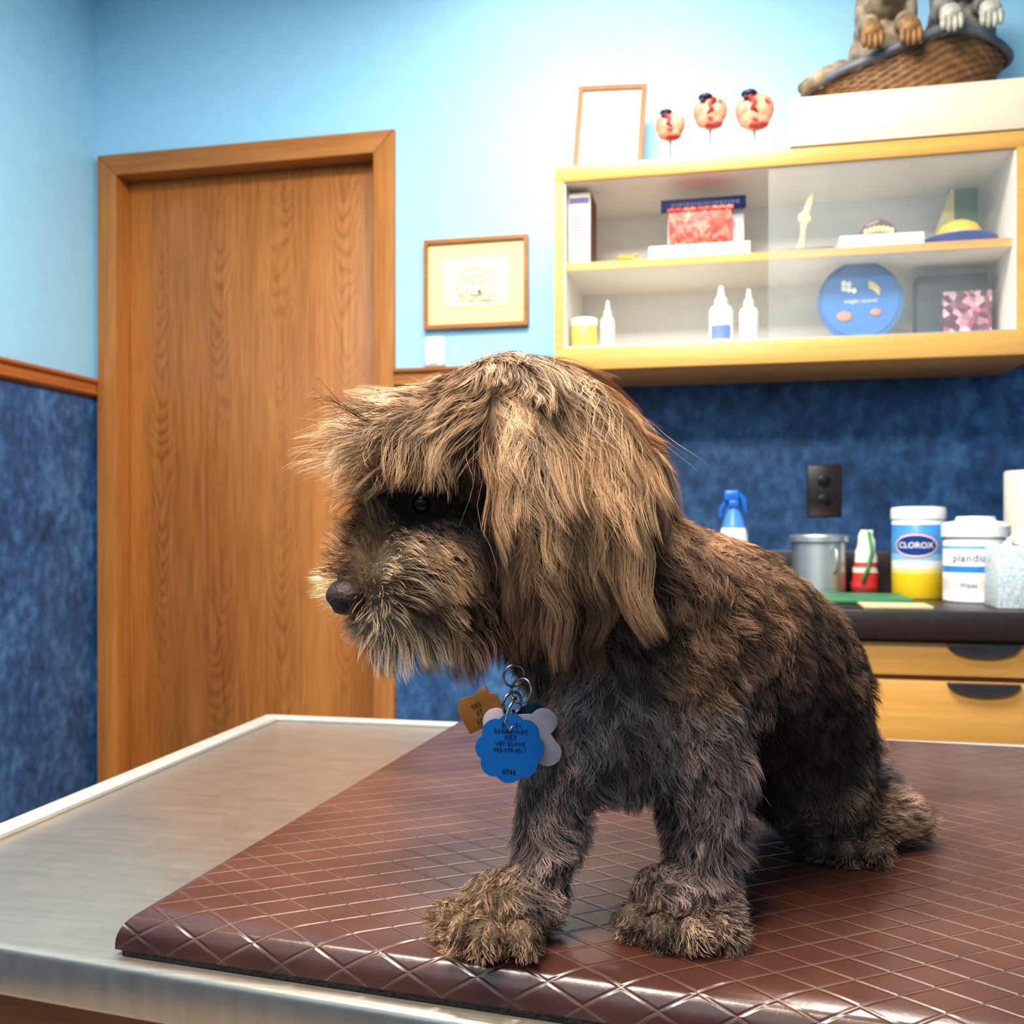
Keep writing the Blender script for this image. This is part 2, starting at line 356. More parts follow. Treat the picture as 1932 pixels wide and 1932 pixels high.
me=blobmesh([((-.262,2.345,sh_top+.009),(.012,.009,.0085)),((-.248,2.345,sh_top+.009),(.012,.006,.006))],[[(-.24,2.345,sh_top+.008,.004),(-.228,2.345,sh_top+.016,.004)],[(-.24,2.345,sh_top+.008,.004),(-.228,2.345,sh_top+.005,.004)]],.0012,3)
fin('fish_body',me,pm('orange_plastic','#e8903a',.4),P)
bone=pm('bone','#dcc690',.5,var=.08)
P=empty('bone_model',(.15,2.37,sh_top),'cream joint bone model on a thin dark base','anatomical model')
box('base',.085,.21,2.34,2.42,sh_top,sh_top+.008,pm('slate_base','#4b5568',.4),P)
z=sh_top+.009
me=blobmesh([((.147,2.375,z+.075),(.013,.011,.014)),((.141,2.375,z+.008),(.013,.011,.009)),((.156,2.375,z+.07),(.009,.009,.012))],[[(.143,2.375,z+.009,.009),(.146,2.375,z+.04,.0065),(.15,2.375,z+.075,.01),(.164,2.375,z+.12,.0075),(.172,2.375,z+.138,.003)]],.002,3)
fin('femur',me,bone,P)
P=empty('dental_model',(.31,2.37,sh_top),'dental jaw model with dark gums on a white base','anatomical model')
box('base',.222,.398,2.335,2.43,sh_top,sh_top+.027,white,P)
me=blobmesh([],[[(.272,2.37,sh_top+.033,.009),(.285,2.36,sh_top+.05,.011),(.305,2.355,sh_top+.056,.012),(.325,2.36,sh_top+.05,.011),(.34,2.37,sh_top+.033,.009)]],.002,3)
fin('gum',me,pm('gum','#6e4a5a',.4),P)
bm=bmesh.new()
for i in range(7): addsphere(bm,(.279+i*.009,2.348,sh_top+.036+.006*math.sin(i/6*math.pi)),(.0055,.004,.008),sub=2)
bmfin('teeth',bm,bone,P,smooth=True)
P=empty('anatomy_dish',(.485,2.42,sh_top),'yellow domed model in a round blue dish','anatomical model')
lathe('dish',[(.04,0),(.06,.004),(.075,.02),(.08,.022),(.078,.026),(.05,.024),(.02,.022)],(.485,2.42,sh_top),pm('blue_dish','#274a9c',.35),P)
lathe('dome',[(.05,0),(.048,.014),(.038,.03),(.02,.04),(.002,.043)],(.485,2.42,sh_top+.0265),pm('yellow_model','#e0b43c',.4,var=.15,scale=60),P)
P=empty('brochure',(.48,2.53,sh_top),'tall folded green and cream brochure leaning on the back panel','brochure')
box('green_page',.48,.545,2.512,2.517,sh_top,sh_top+.17,pm('sage_paper','#5c7f62',.6,var=.2),P,bev=0)
plate('cream_page',[(-.035,0),(.03,0),(.03,.165),(.022,.17)],.002,Matrix.Translation((.462,2.506,sh_top)),pm('cream_page','#e6d89a',.7,var=.08),P)
P=empty('ointment_jar',(-.352,2.36,lo_top),'yellow jar with a white screw lid in the cabinet','jar')
lathe('jar_body',[(.028,0),(.03,.003),(.03,.052),(.028,.055)],(-.352,2.36,lo_top),pm('yellow_jar','#e6ce60',.35),P)
lathe('lid',[(.0315,0),(.0315,.016),(.030,.018)],(-.352,2.36,lo_top+.0555),white,P)
def bottle(x,y,h,r,lab):
    P=empty('squeeze_bottle',(x,y,lo_top),'white plastic squeeze bottle with pointed nozzle and small label','bottle',group='squeeze bottles in the wall cabinet')
    b0=h*.68
    lathe('bottle_body',[(r*.92,0),(r,.003),(r,b0*.85),(r*.8,b0*.95),(r*.45,b0)],(x,y,lo_top),white,P)
    lathe('cap',[(r*.55,0),(r*.55,h*.1),(r*.35,h*.13),(r*.16,h*.32),(r*.1,h*.32)],(x,y,lo_top+b0),cream,P)
    bm=bmesh.new(); n=12
    a=[bm.verts.new((x+math.sin(-.9+1.8*i/n)*(r+.0006),y-math.cos(-.9+1.8*i/n)*(r+.0006),lo_top+.01)) for i in range(n+1)]
    b=[bm.verts.new((v.co.x,v.co.y,lo_top+.01+b0*.35)) for v in a]
    for i in range(n): bm.faces.new((a[i],a[i+1],b[i+1],b[i]))
    bmfin('label_band',bm,pm('label_blue','#6a80bc' if lab else '#c6c8d2',.5),P,smooth=True)
bottle(-.297,2.36,.115,.0165,0); bottle(-.036,2.36,.135,.027,1); bottle(.026,2.36,.125,.021,0)
P=empty('round_display_disc',(.272,2.4,lo_top),'round blue informational disc with small food pictures standing upright','display disc')
MD=Matrix.Translation((.272,2.40,lo_top+.094))@Matrix.Rotation(math.radians(-6),4,'X')
plate('disc',circ(.093,64),.004,MD,pm('disc_blue','#2a629e',.35,var=.05),P,bev=.001)
plate('disc_ring',circ(.083,64),.002,MD@Matrix.Translation((0,-.0032,0)),pm('disc_mid_blue','#3070b2',.35,var=.05),P)
bm=bmesh.new()
for i in range(5): addsphere(bm,(-.035+(i%3)*.011,-.006,.03+(i//3)*.012-(i%3)*.003),(.0062,.001,.0075),sub=2)
for v in bm.verts: v.co=MD@v.co
bmfin('white_kibble_picture',bm,white,P,smooth=True)
bm=bmesh.new()
for i in range(3): addtube(bm,[(.018+j*.006,-.0055,.042-i*.006-.004*j*j*.3) for j in range(5)],.0030,5)
for v in bm.verts: v.co=MD@v.co
bmfin('yellow_strip_picture',bm,pm('pale_yellow','#e8dc90',.5),P,smooth=True)
for cx,cz_,a in ((-.035,-.035,.018),(.033,-.028,.013)):
    bm=bmesh.new(); addsphere(bm,(cx,-.0055,cz_),(a,.001,a*.7),sub=2)
    for v in bm.verts: v.co=MD@v.co
    bmfin('meat_picture',bm,pm('meat','#b0806a',.5),P,smooth=True)
textmesh('disc_lettering','weight control',.012,white,P,M=MD@Matrix.Translation((0,-.0045,0)))
P=empty('leaflet_holder',(.46,2.45,lo_top),'dark green upright leaflet holder with a pink patterned card','leaflet holder')
box('holder',.40,.55,2.44,2.5,lo_top,lo_top+.155,pm('dark_green_card','#3e4a48',.5,var=.2),P)
m,nt,b=base('pink_photo'); tc=nd(nt,'ShaderNodeTexCoord'); nz=nd(nt,'ShaderNodeTexVoronoi'); nz.inputs['Scale'].default_value=70; lk(nt,tc.outputs['Object'],nz.inputs['Vector'])
sp=nd(nt,'ShaderNodeSeparateColor'); lk(nt,nz.outputs['Color'],sp.inputs[0])
lk(nt,ramp(nt,sp.outputs[0],[(.2,lin('#5a3a4a')),(.45,lin('#c86a86')),(.7,lin('#f0c8c8')),(.9,lin('#7a4a5a'))]),b.inputs['Base Color'])
box('photo_card',.452,.552,2.415,2.4385,lo_top,lo_top+.11,m,P,bev=0)

# ------------------------------------------------------------ on top of cabinet
tp=ct1+.0005
MF=Matrix.Translation((-.313,2.45,tp+.003))@Matrix.Rotation(math.radians(3),4,'Y')@Matrix.Rotation(math.radians(-8),4,'X')
P=empty('picture_frame',(-.313,2.45,tp),'thin oak framed certificate leaning on top of the cabinet','picture')
frame4(-.085,.085,0.003,.255,.0125,-.008,.008,wood('oak_frame','#7a4820','#a86c36','Z',1,.5),P,M=MF)
box('certificate',-.078,.078,-.002,.002,.01,.248,paper,P,bev=0,M=MF)
bm=bmesh.new()
for i in range(11): addbox(bm,-.05+.004*(i%3),.05-.006*(i%4),-.0028,-.0021,.06+i*.013,.0612+i*.013,M=MF)
o=bmfin('faint_writing',bm,pm('faint_ink','#c0b398',.8),P); o['kind']='stuff'
m,nt,b=base('organ_flesh'); tc=nd(nt,'ShaderNodeTexCoord'); nz=nd(nt,'ShaderNodeTexNoise'); nz.inputs['Scale'].default_value=24; nz.inputs['Distortion'].default_value=1.5; nz.inputs['Detail'].default_value=1; lk(nt,tc.outputs['Object'],nz.inputs['Vector'])
lk(nt,ramp(nt,nz.outputs[0],[(.32,lin('#a03630')),(.36,lin('#d09074')),(.6,lin('#dca486')),(.72,lin('#cc8c3c'))]),b.inputs['Base Color']); b.inputs['Roughness'].default_value=.4
flesh=m; redp=pm('red_plastic','#a02c28',.4,var=.2); bluep=pm('dark_blue_plastic','#1c1f42',.4)
for i,(x,dz,r) in enumerate(((-.154,.952,.037),(-.0615,.975,.042),(.039,.969,.047))):
    y=2.40; z=CZ+dz; zb=tp+(.0335 if i else 0)
    P=empty('organ_model',(x,y,zb),'peach round organ model with red vessels on metal stand','anatomical model',group='three round organ models on the cabinet')
    me=blobmesh([((x,y,z-r*.05),(r*.7,r*.65,r*.9)),((x+r*.45,y,z+r*.1),(r*.5,r*.6,r*.7)),((x-r*.45,y,z+r*.12),(r*.5,r*.6,r*.7)),((x+r*.15,y,z-r*.5),(r*.6,r*.55,r*.42)),((x+r*.2,y,z+r*.62),(r*.4,r*.4,r*.3)),((x-r*.35,y,z-r*.35),(r*.45,r*.5,r*.45))],[],r*.05,1)
    fin('organ_body',me,flesh,P)
    bm=bmesh.new(); s_=1 if i!=1 else -1
    addtube(bm,[(x-r*.25*s_,y-r*.55,z+r*.55),(x-r*.0,y-r*.65,z+r*.25),(x-r*.1*s_,y-r*.68,z-r*.05),(x+r*.15*s_,y-r*.62,z-r*.25)],[r*.16,r*.12,r*.14,r*.06],8)
    addsphere(bm,(x+r*.2,y-r*.3,z-r*.8),(r*.5,r*.35,r*.14),sub=2)
    bmfin('red_vessel',bm,redp,P,smooth=True)
    bm=bmesh.new(); addsphere(bm,(x-r*.25,y-r*.3,z+r*.78),(r*.42,r*.38,r*.22),sub=2); addtube(bm,[(x-r*.4,y-r*.45,z+r*.7),(x-r*.38,y-r*.6,z+r*.4)],r*.14,8)
    bmfin('blue_vessel',bm,bluep,P,smooth=True)
    lathe('metal_post',[(.003,0),(.003,z-r*.8-zb)],(x,y,zb),pm('post_metal','#8a8070',.4,metal=.6),P,seg=12)
    lathe('foot',[(.016,0),(.016,.003),(.004,.005)],(x,y,zb),white,P,seg=24)
tag(box('display_base',-.105,.072,2.335,2.46,tp,tp+.033,cream),'flat white display base lying on the cabinet top','stand')
sl0,sl1=CZ+.8425,CZ+.95
P=empty('box_shelf',(.6,2.45,sl0),'thick white laminate box shelf resting on the maple cabinet','shelf')
box('board',.1137,1.0,2.295,W-.001,sl0,sl1,pm('shelf_white','#cfbfa6',.5,var=.02),P,bev=.002)
box('edge_strip',.1125,.1136,2.297,W-.001,sl0+.002,sl1-.002,cream,P,bev=0)

# ------------------------------------------------------------ basket with puppies
BX,BY=.372,2.445; bz=sl1+.001
def hrim(x):
    t=(x-(BX-.225))/.45
    return float(np.interp(t,[0,.08,.35,.54,.66,.8,1],[.055,.062,.088,.115,.132,.125,.10]))
P=empty('puppy_basket',(BX,BY,bz),'woven wicker basket with slate rim holding painted resin puppies','basket figurine')
wick=pm('wicker','#7c5836',.55,var=.4,scale=60,bump=.4)
bm=bmesh.new(); seg=160; rows=26; R=[]
for j in range(rows+1):
    t=j/rows; ring=[]
    for i in range(seg):
        a=2*math.pi*i/seg; e=t**.7
        ax=.15+.062*e; ay=.09+.027*e
        w=.0045*math.sin(a*26+(math.pi if (j//2)%2 else 0))*(1 if j%2 else .3)
        x=math.cos(a)*(ax+w); y=math.sin(a)*(ay+w)
        z=t*(hrim(BX+x)-.008); ring.append(bm.verts.new((BX+x,BY+y,bz+z)))
    R.append(ring)
for a,b in zip(R,R[1:]):
    for i in range(seg): bm.faces.new((a[i],a[(i+1)%seg],b[(i+1)%seg],b[i]))
bm.faces.new(R[0][::-1])
bmfin('woven_basket',bm,wick,P,smooth=True)
bm=bmesh.new(); pts=[]
for i in range(96):
    a=2*math.pi*i/96; x=math.cos(a)*.222; y=math.sin(a)*.125; pts.append((BX+x,BY+y,bz+hrim(BX+x)))
addtube(bm,pts,.009,10,closed=True); pts=[(BX+(p[0]-BX)*.95,BY+(p[1]-BY)*.95,p[2]+.006) for p in pts]; addtube(bm,pts,.009,10,closed=True)
bmfin('rim',bm,pm('slate_rim','#62666f',.5,var=.25),P,smooth=True)
def puppy(x,y,z,mb,mp,lab,s=1,tilt=0):
    me=blobmesh([((x,y+.02,z+.02),(.068*s,.05*s,.06*s)),((x+tilt,y-.01,z+.11*s),(.043*s,.042*s,.04*s)),((x+tilt,y-.048*s,z+.1*s),(.02*s,.026*s,.017*s)),((x+tilt-.045*s,y-.01,z+.085*s),(.014*s,.02*s,.045*s)),((x+tilt+.045*s,y-.01,z+.085*s),(.014*s,.02*s,.045*s))],
       [[(x-.035*s,y,z+.05*s,.026*s),(x-.035*s,y-.05*s,z+.045*s,.02*s),(x-.036*s,y-.085*s,z+.015*s,.018*s)],[(x+.035*s,y,z+.05*s,.026*s),(x+.03*s,y-.05*s,z+.045*s,.02*s),(x+.032*s,y-.085*s,z+.018*s,.018*s)],[(x,y+.01,z,.04*s),(x,y,z-.05,.035*s)]],.004,3)
    o=fin('puppy',me,mb,P,label=lab)
    for sx in (-.036,.032):
        bm=bmesh.new(); cx=x+sx*s; cy=y-.09*s; c0=z+.006
        for k in range(4):
            ox=(-.015+k*.01)*s; addsphere(bm,(cx+ox,cy-.012*s,c0-.012*s-(.004*s if k in(1,2) else 0)),(.0065*s,.009*s,.016*s),sub=2)
        addsphere(bm,(cx,cy-.002,c0+.006*s),(.021*s,.018*s,.021*s),sub=2)
        bmfin('paw',bm,mp,o,smooth=True)
    bm=bmesh.new(); addsphere(bm,(x+tilt,y-.075*s,z+.108*s),(.009*s,.006*s,.007*s),sub=2); bmfin('nose',bm,blackp,o,smooth=True)
    for q in (-.018,.018):
        bm=bmesh.new(); addsphere(bm,(x+tilt+q*s,y-.048*s,z+.125*s),.006*s,sub=2); bmfin('eye',bm,blackp,o,smooth=True)
furA=pm('painted_fur_cream','#8a7a64',.6,var=.6,scale=35,bump=.8); furB=pm('painted_fur_tan','#86603a',.6,var=.4,scale=50,bump=.6)
furC=pm('painted_fur_grey','#6e6a66',.6,var=.8,scale=25,bump=.8); furD=pm('painted_fur_white','#a8a498',.6,var=.35,scale=50,bump=.6)
puppy(BX-.045,BY-.035,bz+.118,furA,furB,'painted puppy with tan paws over the rim',1.15)
puppy(BX+.115,BY-.035,bz+.138,furC,furD,'grey and white painted puppy over the rim',1.15)
me=blobmesh([((BX-.12,BY-.02,bz+.09),(.055,.045,.034)),((BX-.165,BY-.06,bz+.078),(.034,.024,.024))],[[(BX-.14,BY-.05,bz+.095,.022),(BX-.19,BY-.07,bz+.072,.018),(BX-.225,BY-.075,bz+.05,.015)]],.004,3)
fin('puppy',me,furA,P,label='pale painted puppy resting over the basket end')

# ------------------------------------------------------------ counter
ctz=CZ-.15
P=empty('base_cabinet',(.75,2.3,0),'light maple base cabinet with drawers and dark scoop pulls','cabinet')
box('body',-.08,1.598,2.045,W-.001,.0,ctz-.0565,maplez,P)
def drawer(x0,x1,z0,z1,pull=True):
    d=box('drawer',x0,x1,2.02,2.0445,z0,z1,maple,P,bev=.0015)
    if pull:
        cx=(x0+x1)/2-.025; pts=[(cx+.064*math.cos(math.pi+math.pi*i/20),z1-.001+.024*math.sin(math.pi+math.pi*i/20)) for i in range(21)]
        plate('handle',pts,.008,Matrix.Translation((0,2.0155,0)),pm('dark_pull','#5c5e64',.3,metal=.6),d,bev=.002,label='dark grey half-moon scoop handle')
drawer(.208,.735,CZ-.274,CZ-.212); drawer(.208,.735,CZ-.45,CZ-.284); drawer(.208,.735,CZ-.75,CZ-.46)
drawer(-.076,.203,CZ-.274,CZ-.212,False); drawer(.74,1.28,CZ-.274,CZ-.212); drawer(.74,1.28,CZ-.45,CZ-.284)
box('cabinet_door',-.076,.203,2.02,2.0445,.12,CZ-.284,maplez,P)
dark=pm('dark_laminate','#342a27',.3,var=.15,scale=80)
P=empty('countertop',(.75,2.3,ctz-.055),'dark brown laminate countertop with a low backsplash','countertop')
box('worktop',-.1,1.599,2.0,W-.001,ctz-.055,ctz,dark,P,bev=.004); box('backsplash',-.1,1.599,W-.022,W-.001,ctz+.0005,ctz+.10,dark,P,bev=.002)
cz0=ctz+.0005
P=empty('wall_outlet',(.21,W,CZ+.033),'dark brown duplex wall outlet on blue wallpaper','outlet')
brn=pm('brown_bakelite','#3a2d29',.35)
box('cover_plate',.169,.2507,W-.007,W-.0005,CZ+.033,CZ+.161,brn,P,bev=.003)
for zc in (.073,.121):
    s=plate('socket',circ(.0165,24,sx=1,sy=.9),.004,Matrix.Translation((.21,W-.009,CZ+zc)),pm('socket_brown','#241b18',.3),P,bev=.001)
    for ox in (-.0065,.0065): box('slot',.21+ox-.001,.21+ox+.001,W-.0119,W-.0112,CZ+zc-.002,CZ+zc+.008,blackp,s,bev=0)
x,y=.187,2.46
P=empty('steel_canister',(x,y,cz0),'round stainless steel canister with a flat lid on the counter','canister')
lathe('canister_body',[(.058,0),(.061,.003),(.061,.12),(.058,.122)],(x,y,cz0),steel,P)
lathe('lid',[(.068,0),(.068,.012),(.065,.016),(.02,.018)],(x,y,cz0+.1225),steel,P)
tube('side_clasp',[(x+.03,y-.053,cz0+.112),(x+.034,y-.066,cz0+.1),(x+.034,y-.066,cz0+.06),(x+.03,y-.053,cz0+.05)],.003,steel,P)
bx=.292
P=empty('treat_bag',(bx,2.45,cz0),'crumpled red white and green treat bag standing on the counter','bag')
bm=bmesh.new(); n=14; R=[]
for j in range(13):
    t=j/12; hw=.032*(1-.55*t**1.6); dpp=.022*(1-t)**.6+.001
    R.append([bm.verts.new((bx-.004+.004*t+math.cos(2*math.pi*i/n)*hw+.002*math.sin(j*2.1+i),2.45+math.sin(2*math.pi*i/n)*dpp+.002*math.sin(j*3+i*2),cz0+t*.15)) for i in range(n)])
for a,b in zip(R,R[1:]):
    for i in range(n): bm.faces.new((a[i],a[(i+1)%n],b[(i+1)%n],b[i]))
bm.faces.new(R[0][::-1]); bm.faces.new(R[-1])
bmfin('bag_body',bm,band('bag_print',[(0,'#8a2f2a'),(.12,'#c23a30'),(.34,'#d8d2c0'),(.42,'#c0443a'),(.5,'#e8e4d8'),(.9,'#c8d0b8')],.3),P,smooth=True)
tube('green_stripe',[(bx-.012,2.425,cz0+.03),(bx,2.43,cz0+.06),(bx+.01,2.435,cz0+.1),(bx+.004,2.445,cz0+.145)],.004,pm('green_print','#3f8a4a',.4),P)
tag(box('rubber_mat',.16,.345,2.13,2.33,cz0,cz0+.012,pm('green_mat','#3f7a56',.5,var=.1),bev=.004),'flat green rubber mat on the dark countertop','mat')
tag(box('note_pad',.235,.36,2.015,2.12,cz0,cz0+.006,pm('manila','#c8b98c',.7),bev=.001),'pale cream paper pad at the counter edge','note pad')
x,y=.392,2.375; r=.056
P=empty('wipes_canister',(x,y,cz0),'disinfecting wipes canister with blue and yellow label, white lid','canister')
lathe('canister_body',[(r-.002,0),(r,.003),(r,.17),(r-.002,.173)],(x,y,cz0),band('wipes_label',[(0,'#f0c83a'),(.04,'#f4cf2e'),(.32,'#f6e48a'),(.38,'#f4f2ea'),(.48,'#8ac2e6'),(.56,'#4c96d6'),(.88,'#4690d2'),(.93,'#f0f0ee')]),P)
lathe('lid',[(r+.002,0),(r+.002,.02),(r,.026),(r-.02,.028)],(x,y,cz0+.1735),white,P)
def wrapplate(name,pts,cx,cy,cz,R,a0,off,mat,parent):
    bm=bmesh.new(); c=bm.verts.new((cx+(R+off)*math.sin(a0),cy-(R+off)*math.cos(a0),cz)); prev=None
    for s in (.33,.66,1):
        ring=[bm.verts.new((cx+(R+off)*math.sin(a0+px*s/R),cy-(R+off)*math.cos(a0+px*s/R),cz+pz*s)) for px,pz in pts]; n=len(ring)
        for i in range(n):
            if prev is None: bm.faces.new((c,ring[i],ring[(i+1)%n]))
            else: bm.faces.new((prev[i],ring[i],ring[(i+1)%n],prev[(i+1)%n]))
        prev=ring
    return bmfin(name,bm,mat,parent,smooth=True)
A0=-.26
wrapplate('logo_outline',circ(.049,40,sy=.56),x,y,cz0+.116,r,A0,.0005,pm('logo_red','#cf3b4a',.4),P)
wrapplate('logo_white',circ(.0465,40,sy=.54),x,y,cz0+.116,r,A0,.0008,white,P)
wrapplate('logo_oval',circ(.0435,40,sy=.50),x,y,cz0+.116,r,A0,.0011,pm('logo_blue','#1c3a86',.4),P)
textmesh('brand_lettering','CLOROX',.018,white,P,wrap=(x,y,cz0+.116,r+.0014,A0),bold=.0003,spacing=1.0)
x,y=.484,2.255; r=.0635
P=empty('wipes_canister',(x,y,cz0),'wide white wipes tub with a blue label and domed flip lid','canister')
lathe('tub_body',[(r-.003,0),(r,.004),(r,.125),(r-.008,.135)],(x,y,cz0),band('tub_label',[(0,'#f2f1ee'),(.14,'#e6e4de'),(.2,'#dcd6cc'),(.36,'#f4f3f0'),(.46,'#3a86c6'),(.56,'#f4f3f0'),(.82,'#62a6cc'),(.86,'#f2f1ee')]),P)
lathe('lid',[(r+.003,0),(r+.003,.022),(r-.004,.03),(.04,.033),(.036,.042),(.0,.043)],(x,y,cz0+.1355),white,P)
textmesh('tub_lettering','plandia',.023,pm('grey_print','#4b5662',.5),P,wrap=(x,y,cz0+.092,r+.0002,-.40),bold=.0002,spacing=1.05)
textmesh('tub_small_print','Wipes',.013,pm('blue_print','#3a78b8',.5),P,wrap=(x,y,cz0+.037,r+.0002,-.42))
m,nt,b=base('tissue_pattern'); tc=nd(nt,'ShaderNodeTexCoord'); v=nd(nt,'ShaderNodeTexVoronoi',feature='DISTANCE_TO_EDGE'); v.inputs['Scale'].default_value=110; lk(nt,tc.outputs['Object'],v.inputs['Vector'])
lk(nt,ramp(nt,v.outputs[0],[(.04,lin('#a8c4cc')),(.12,lin('#e0e0de'))]),b.inputs['Base Color'])
P=empty('tissue_box',(.54,2.13,cz0),'pale blue patterned cube tissue box on the counter','tissue box')
box('carton',.484,.594,2.07,2.18,cz0,cz0+.12,m,P,bev=.002)
bm=bmesh.new(); n=20; c=bm.verts.new((.54,2.12,cz0+.16)); rg=[bm.verts.new((.54+.035*math.cos(2*math.pi*i/n)*(1+.25*math.sin(i*2.5)),2.12+.02*math.sin(2*math.pi*i/n)*(1+.25*math.sin(i*1.7)),cz0+.121+.004*math.sin(i*2))) for i in range(n)]
for i in range(n): bm.faces.new((c,rg[i],rg[(i+1)%n]))
bmfin('tissue',bm,paper,P,smooth=True)
P=empty('paper_towel_roll',(.63,2.4,cz0),'white paper towel roll standing upright behind the tissue box','paper towel')
lathe('roll',[(.02,0),(.055,.0),(.056,.003),(.056,.275),(.054,.279),(.02,.279),(.02,.27)],(.63,2.4,cz0),paper,P)
lathe('cardboard_core',[(.0195,0),(.0195,.281),(.017,.281)],(.63,2.4,cz0),pm('cardboard','#a98a64',.8),P,seg=24)
x,y=-.008,2.42
P=empty('spray_bottle',(x,y,cz0),'blue and white trigger spray bottle standing behind the dog','spray bottle')
lathe('bottle_body',[(.03,0),(.034,.004),(.034,.11),(.032,.14),(.028,.155)],(x,y,cz0),white,P,sx=1,sy=.7)
lathe('shoulder',[(.028,0),(.022,.02),(.014,.04),(.012,.052)],(x,y,cz0+.1555),pm('spray_blue_clear','#4c8ad6',.3),P,sx=1,sy=.75)
bm=bmesh.new(); addbox(bm,x-.022,x+.014,y-.012,y+.012,cz0+.215,cz0+.243,.006,3); addbox(bm,x-.012,x+.012,y-.012,y+.012,cz0+.2,cz0+.22,.004,3)
addtube(bm,[(x-.012,y,cz0+.222),(x-.028,y,cz0+.2),(x-.03,y,cz0+.18)],.005,8)
addtube(bm,[(x+.008,y,cz0+.238),(x+.022,y,cz0+.222),(x+.028,y,cz0+.19)],[.006,.008,.004],8)
bmfin('trigger_head',bm,pm('spray_blue','#2b6cc4',.3),P,angle=40)

# ------------------------------------------------------------ exam table
tz=CZ-.25
m,nt,b=base('brushed_steel'); tc=nd(nt,'ShaderNodeTexCoord'); mp=nd(nt,'ShaderNodeMapping'); mp.inputs['Scale'].default_value=(5,500,5); lk(nt,tc.outputs['Object'],mp.inputs[0])
nz=nd(nt,'ShaderNodeTexNoise'); nz.inputs['Scale'].default_value=2; nz.inputs['Detail'].default_value=4; lk(nt,mp.outputs[0],nz.inputs['Vector'])
n2=nd(nt,'ShaderNodeTexNoise'); n2.inputs['Scale'].default_value=30; n2.inputs['Detail'].default_value=14; n2.inputs['Roughness'].default_value=.75; lk(nt,tc.outputs['Object'],n2.inputs['Vector'])
f=mathn(nt,'ADD',mathn(nt,'MULTIPLY',nz.outputs[0],.5),mathn(nt,'MULTIPLY',n2.outputs[0],.5))
lk(nt,ramp(nt,f,[(.32,lin('#a89c90')),(.68,lin('#beb0a2'))]),b.inputs['Base Color']); b.inputs['Metallic'].default_value=.85
lk(nt,ramp(nt,f,[(.32,(.27,.27,.27,1)),(.68,(.35,.35,.35,1))]),b.inputs['Roughness'])
bp=nd(nt,'ShaderNodeBump'); bp.inputs['Strength'].default_value=.02; bp.inputs['Distance'].default_value=.001; lk(nt,nz.outputs[0],bp.inputs['Height']); lk(nt,bp.outputs[0],b.inputs['Normal'])
bsteel=m
P=empty('exam_table',(.05,.85,0),'stainless steel veterinary exam table with raised rim','table')
def quadslab(name,q,z0,z1,mat,parent,bev=.004,seg=3,topbev=None,**k):
    bm=bmesh.new(); t=[bm.verts.new((x,y,z1)) for x,y in q]; u=[bm.verts.new((x,y,z0)) for x,y in q]
    bm.faces.new(t); bm.faces.new(u[::-1])
    for i in range(4): bm.faces.new((t[i],u[i],u[(i+1)%4],t[(i+1)%4]))
    if topbev:
        bevel(bm,[e for e in bm.edges if e.verts[0].co.z>z1-1e-6 and e.verts[1].co.z>z1-1e-6],topbev,10)
    elif bev: bevel(bm,list(bm.edges),bev,seg)
    return bmfin(name,bm,mat,parent,angle=50,**k)
Q=[(-.605,.541),(.75,.408),(.76,1.262),(-.617,1.245)]
quadslab('table_top',Q,tz-.032,tz,bsteel,P,bev=.005)
prim=pm('polished_rim','#d0cac2',.35,metal=.6,var=.05)
def rimseg(a,b,inn_a,inn_b):
    bm=bmesh.new(); q=[a,b,inn_b,inn_a]; t=[bm.verts.new((x,y,tz+.005)) for x,y in q]; u=[bm.verts.new((x,y,tz+.0003)) for x,y in q]
    bm.faces.new(t); bm.faces.new(u[::-1])
    for i in range(4): bm.faces.new((t[i],u[i],u[(i+1)%4],t[(i+1)%4]))
    bevel(bm,[e for e in bm.edges if e.verts[0].co.z>tz+.004 and e.verts[1].co.z>tz+.004],.003,3)
    bmfin('raised_rim',bm,prim,P,angle=60)
rimseg((-.6,.546),(-.612,1.24),(-.578,.546),(-.588,1.222)); rimseg((-.612,1.24),(.755,1.257),(-.588,1.222),(.755,1.238))
bm=bmesh.new(); addbox(bm,-.55,.7,.56,1.2,.0,tz-.0325,.004)
bmfin('cabinet_base',bm,oaktrimx,P,angle=40)
m,nt,b=base('quilted_vinyl'); g=nd(nt,'ShaderNodeNewGeometry'); sp=nd(nt,'ShaderNodeSeparateXYZ'); lk(nt,g.outputs['Position'],sp.inputs[0])
PX,PY=.038,.027
a1=mathn(nt,'DIVIDE',sp.outputs[0],PX); b1=mathn(nt,'DIVIDE',mathn(nt,'SUBTRACT',sp.outputs[1],mathn(nt,'MULTIPLY',sp.outputs[2],-1.0)),PY)
def line(e):
    fr=mathn(nt,'FRACT',mathn(nt,'ADD',e,100.)); return mathn(nt,'ABSOLUTE',mathn(nt,'SUBTRACT',fr,.5))
d=mathn(nt,'MAXIMUM',line(mathn(nt,'ADD',a1,b1)),line(mathn(nt,'SUBTRACT',a1,b1)))
ln=ramp(nt,d,[(.478,(0,0,0,1)),(.491,(1,1,1,1))])
nz=nd(nt,'ShaderNodeTexNoise'); nz.inputs['Scale'].default_value=14; nz.inputs['Detail'].default_value=8; lk(nt,g.outputs['Position'],nz.inputs['Vector'])
vin=ramp(nt,nz.outputs[0],[(.35,lin('#42251d')),(.65,lin('#53342a'))])
wear_glint=mathn(nt,'MULTIPLY',ln,ramp(nt,nz.outputs[0],[(.38,(.08,.08,.08,1)),(.70,(.42,.42,.42,1))]))  # pale embossing lines: wear together with painted specular glint
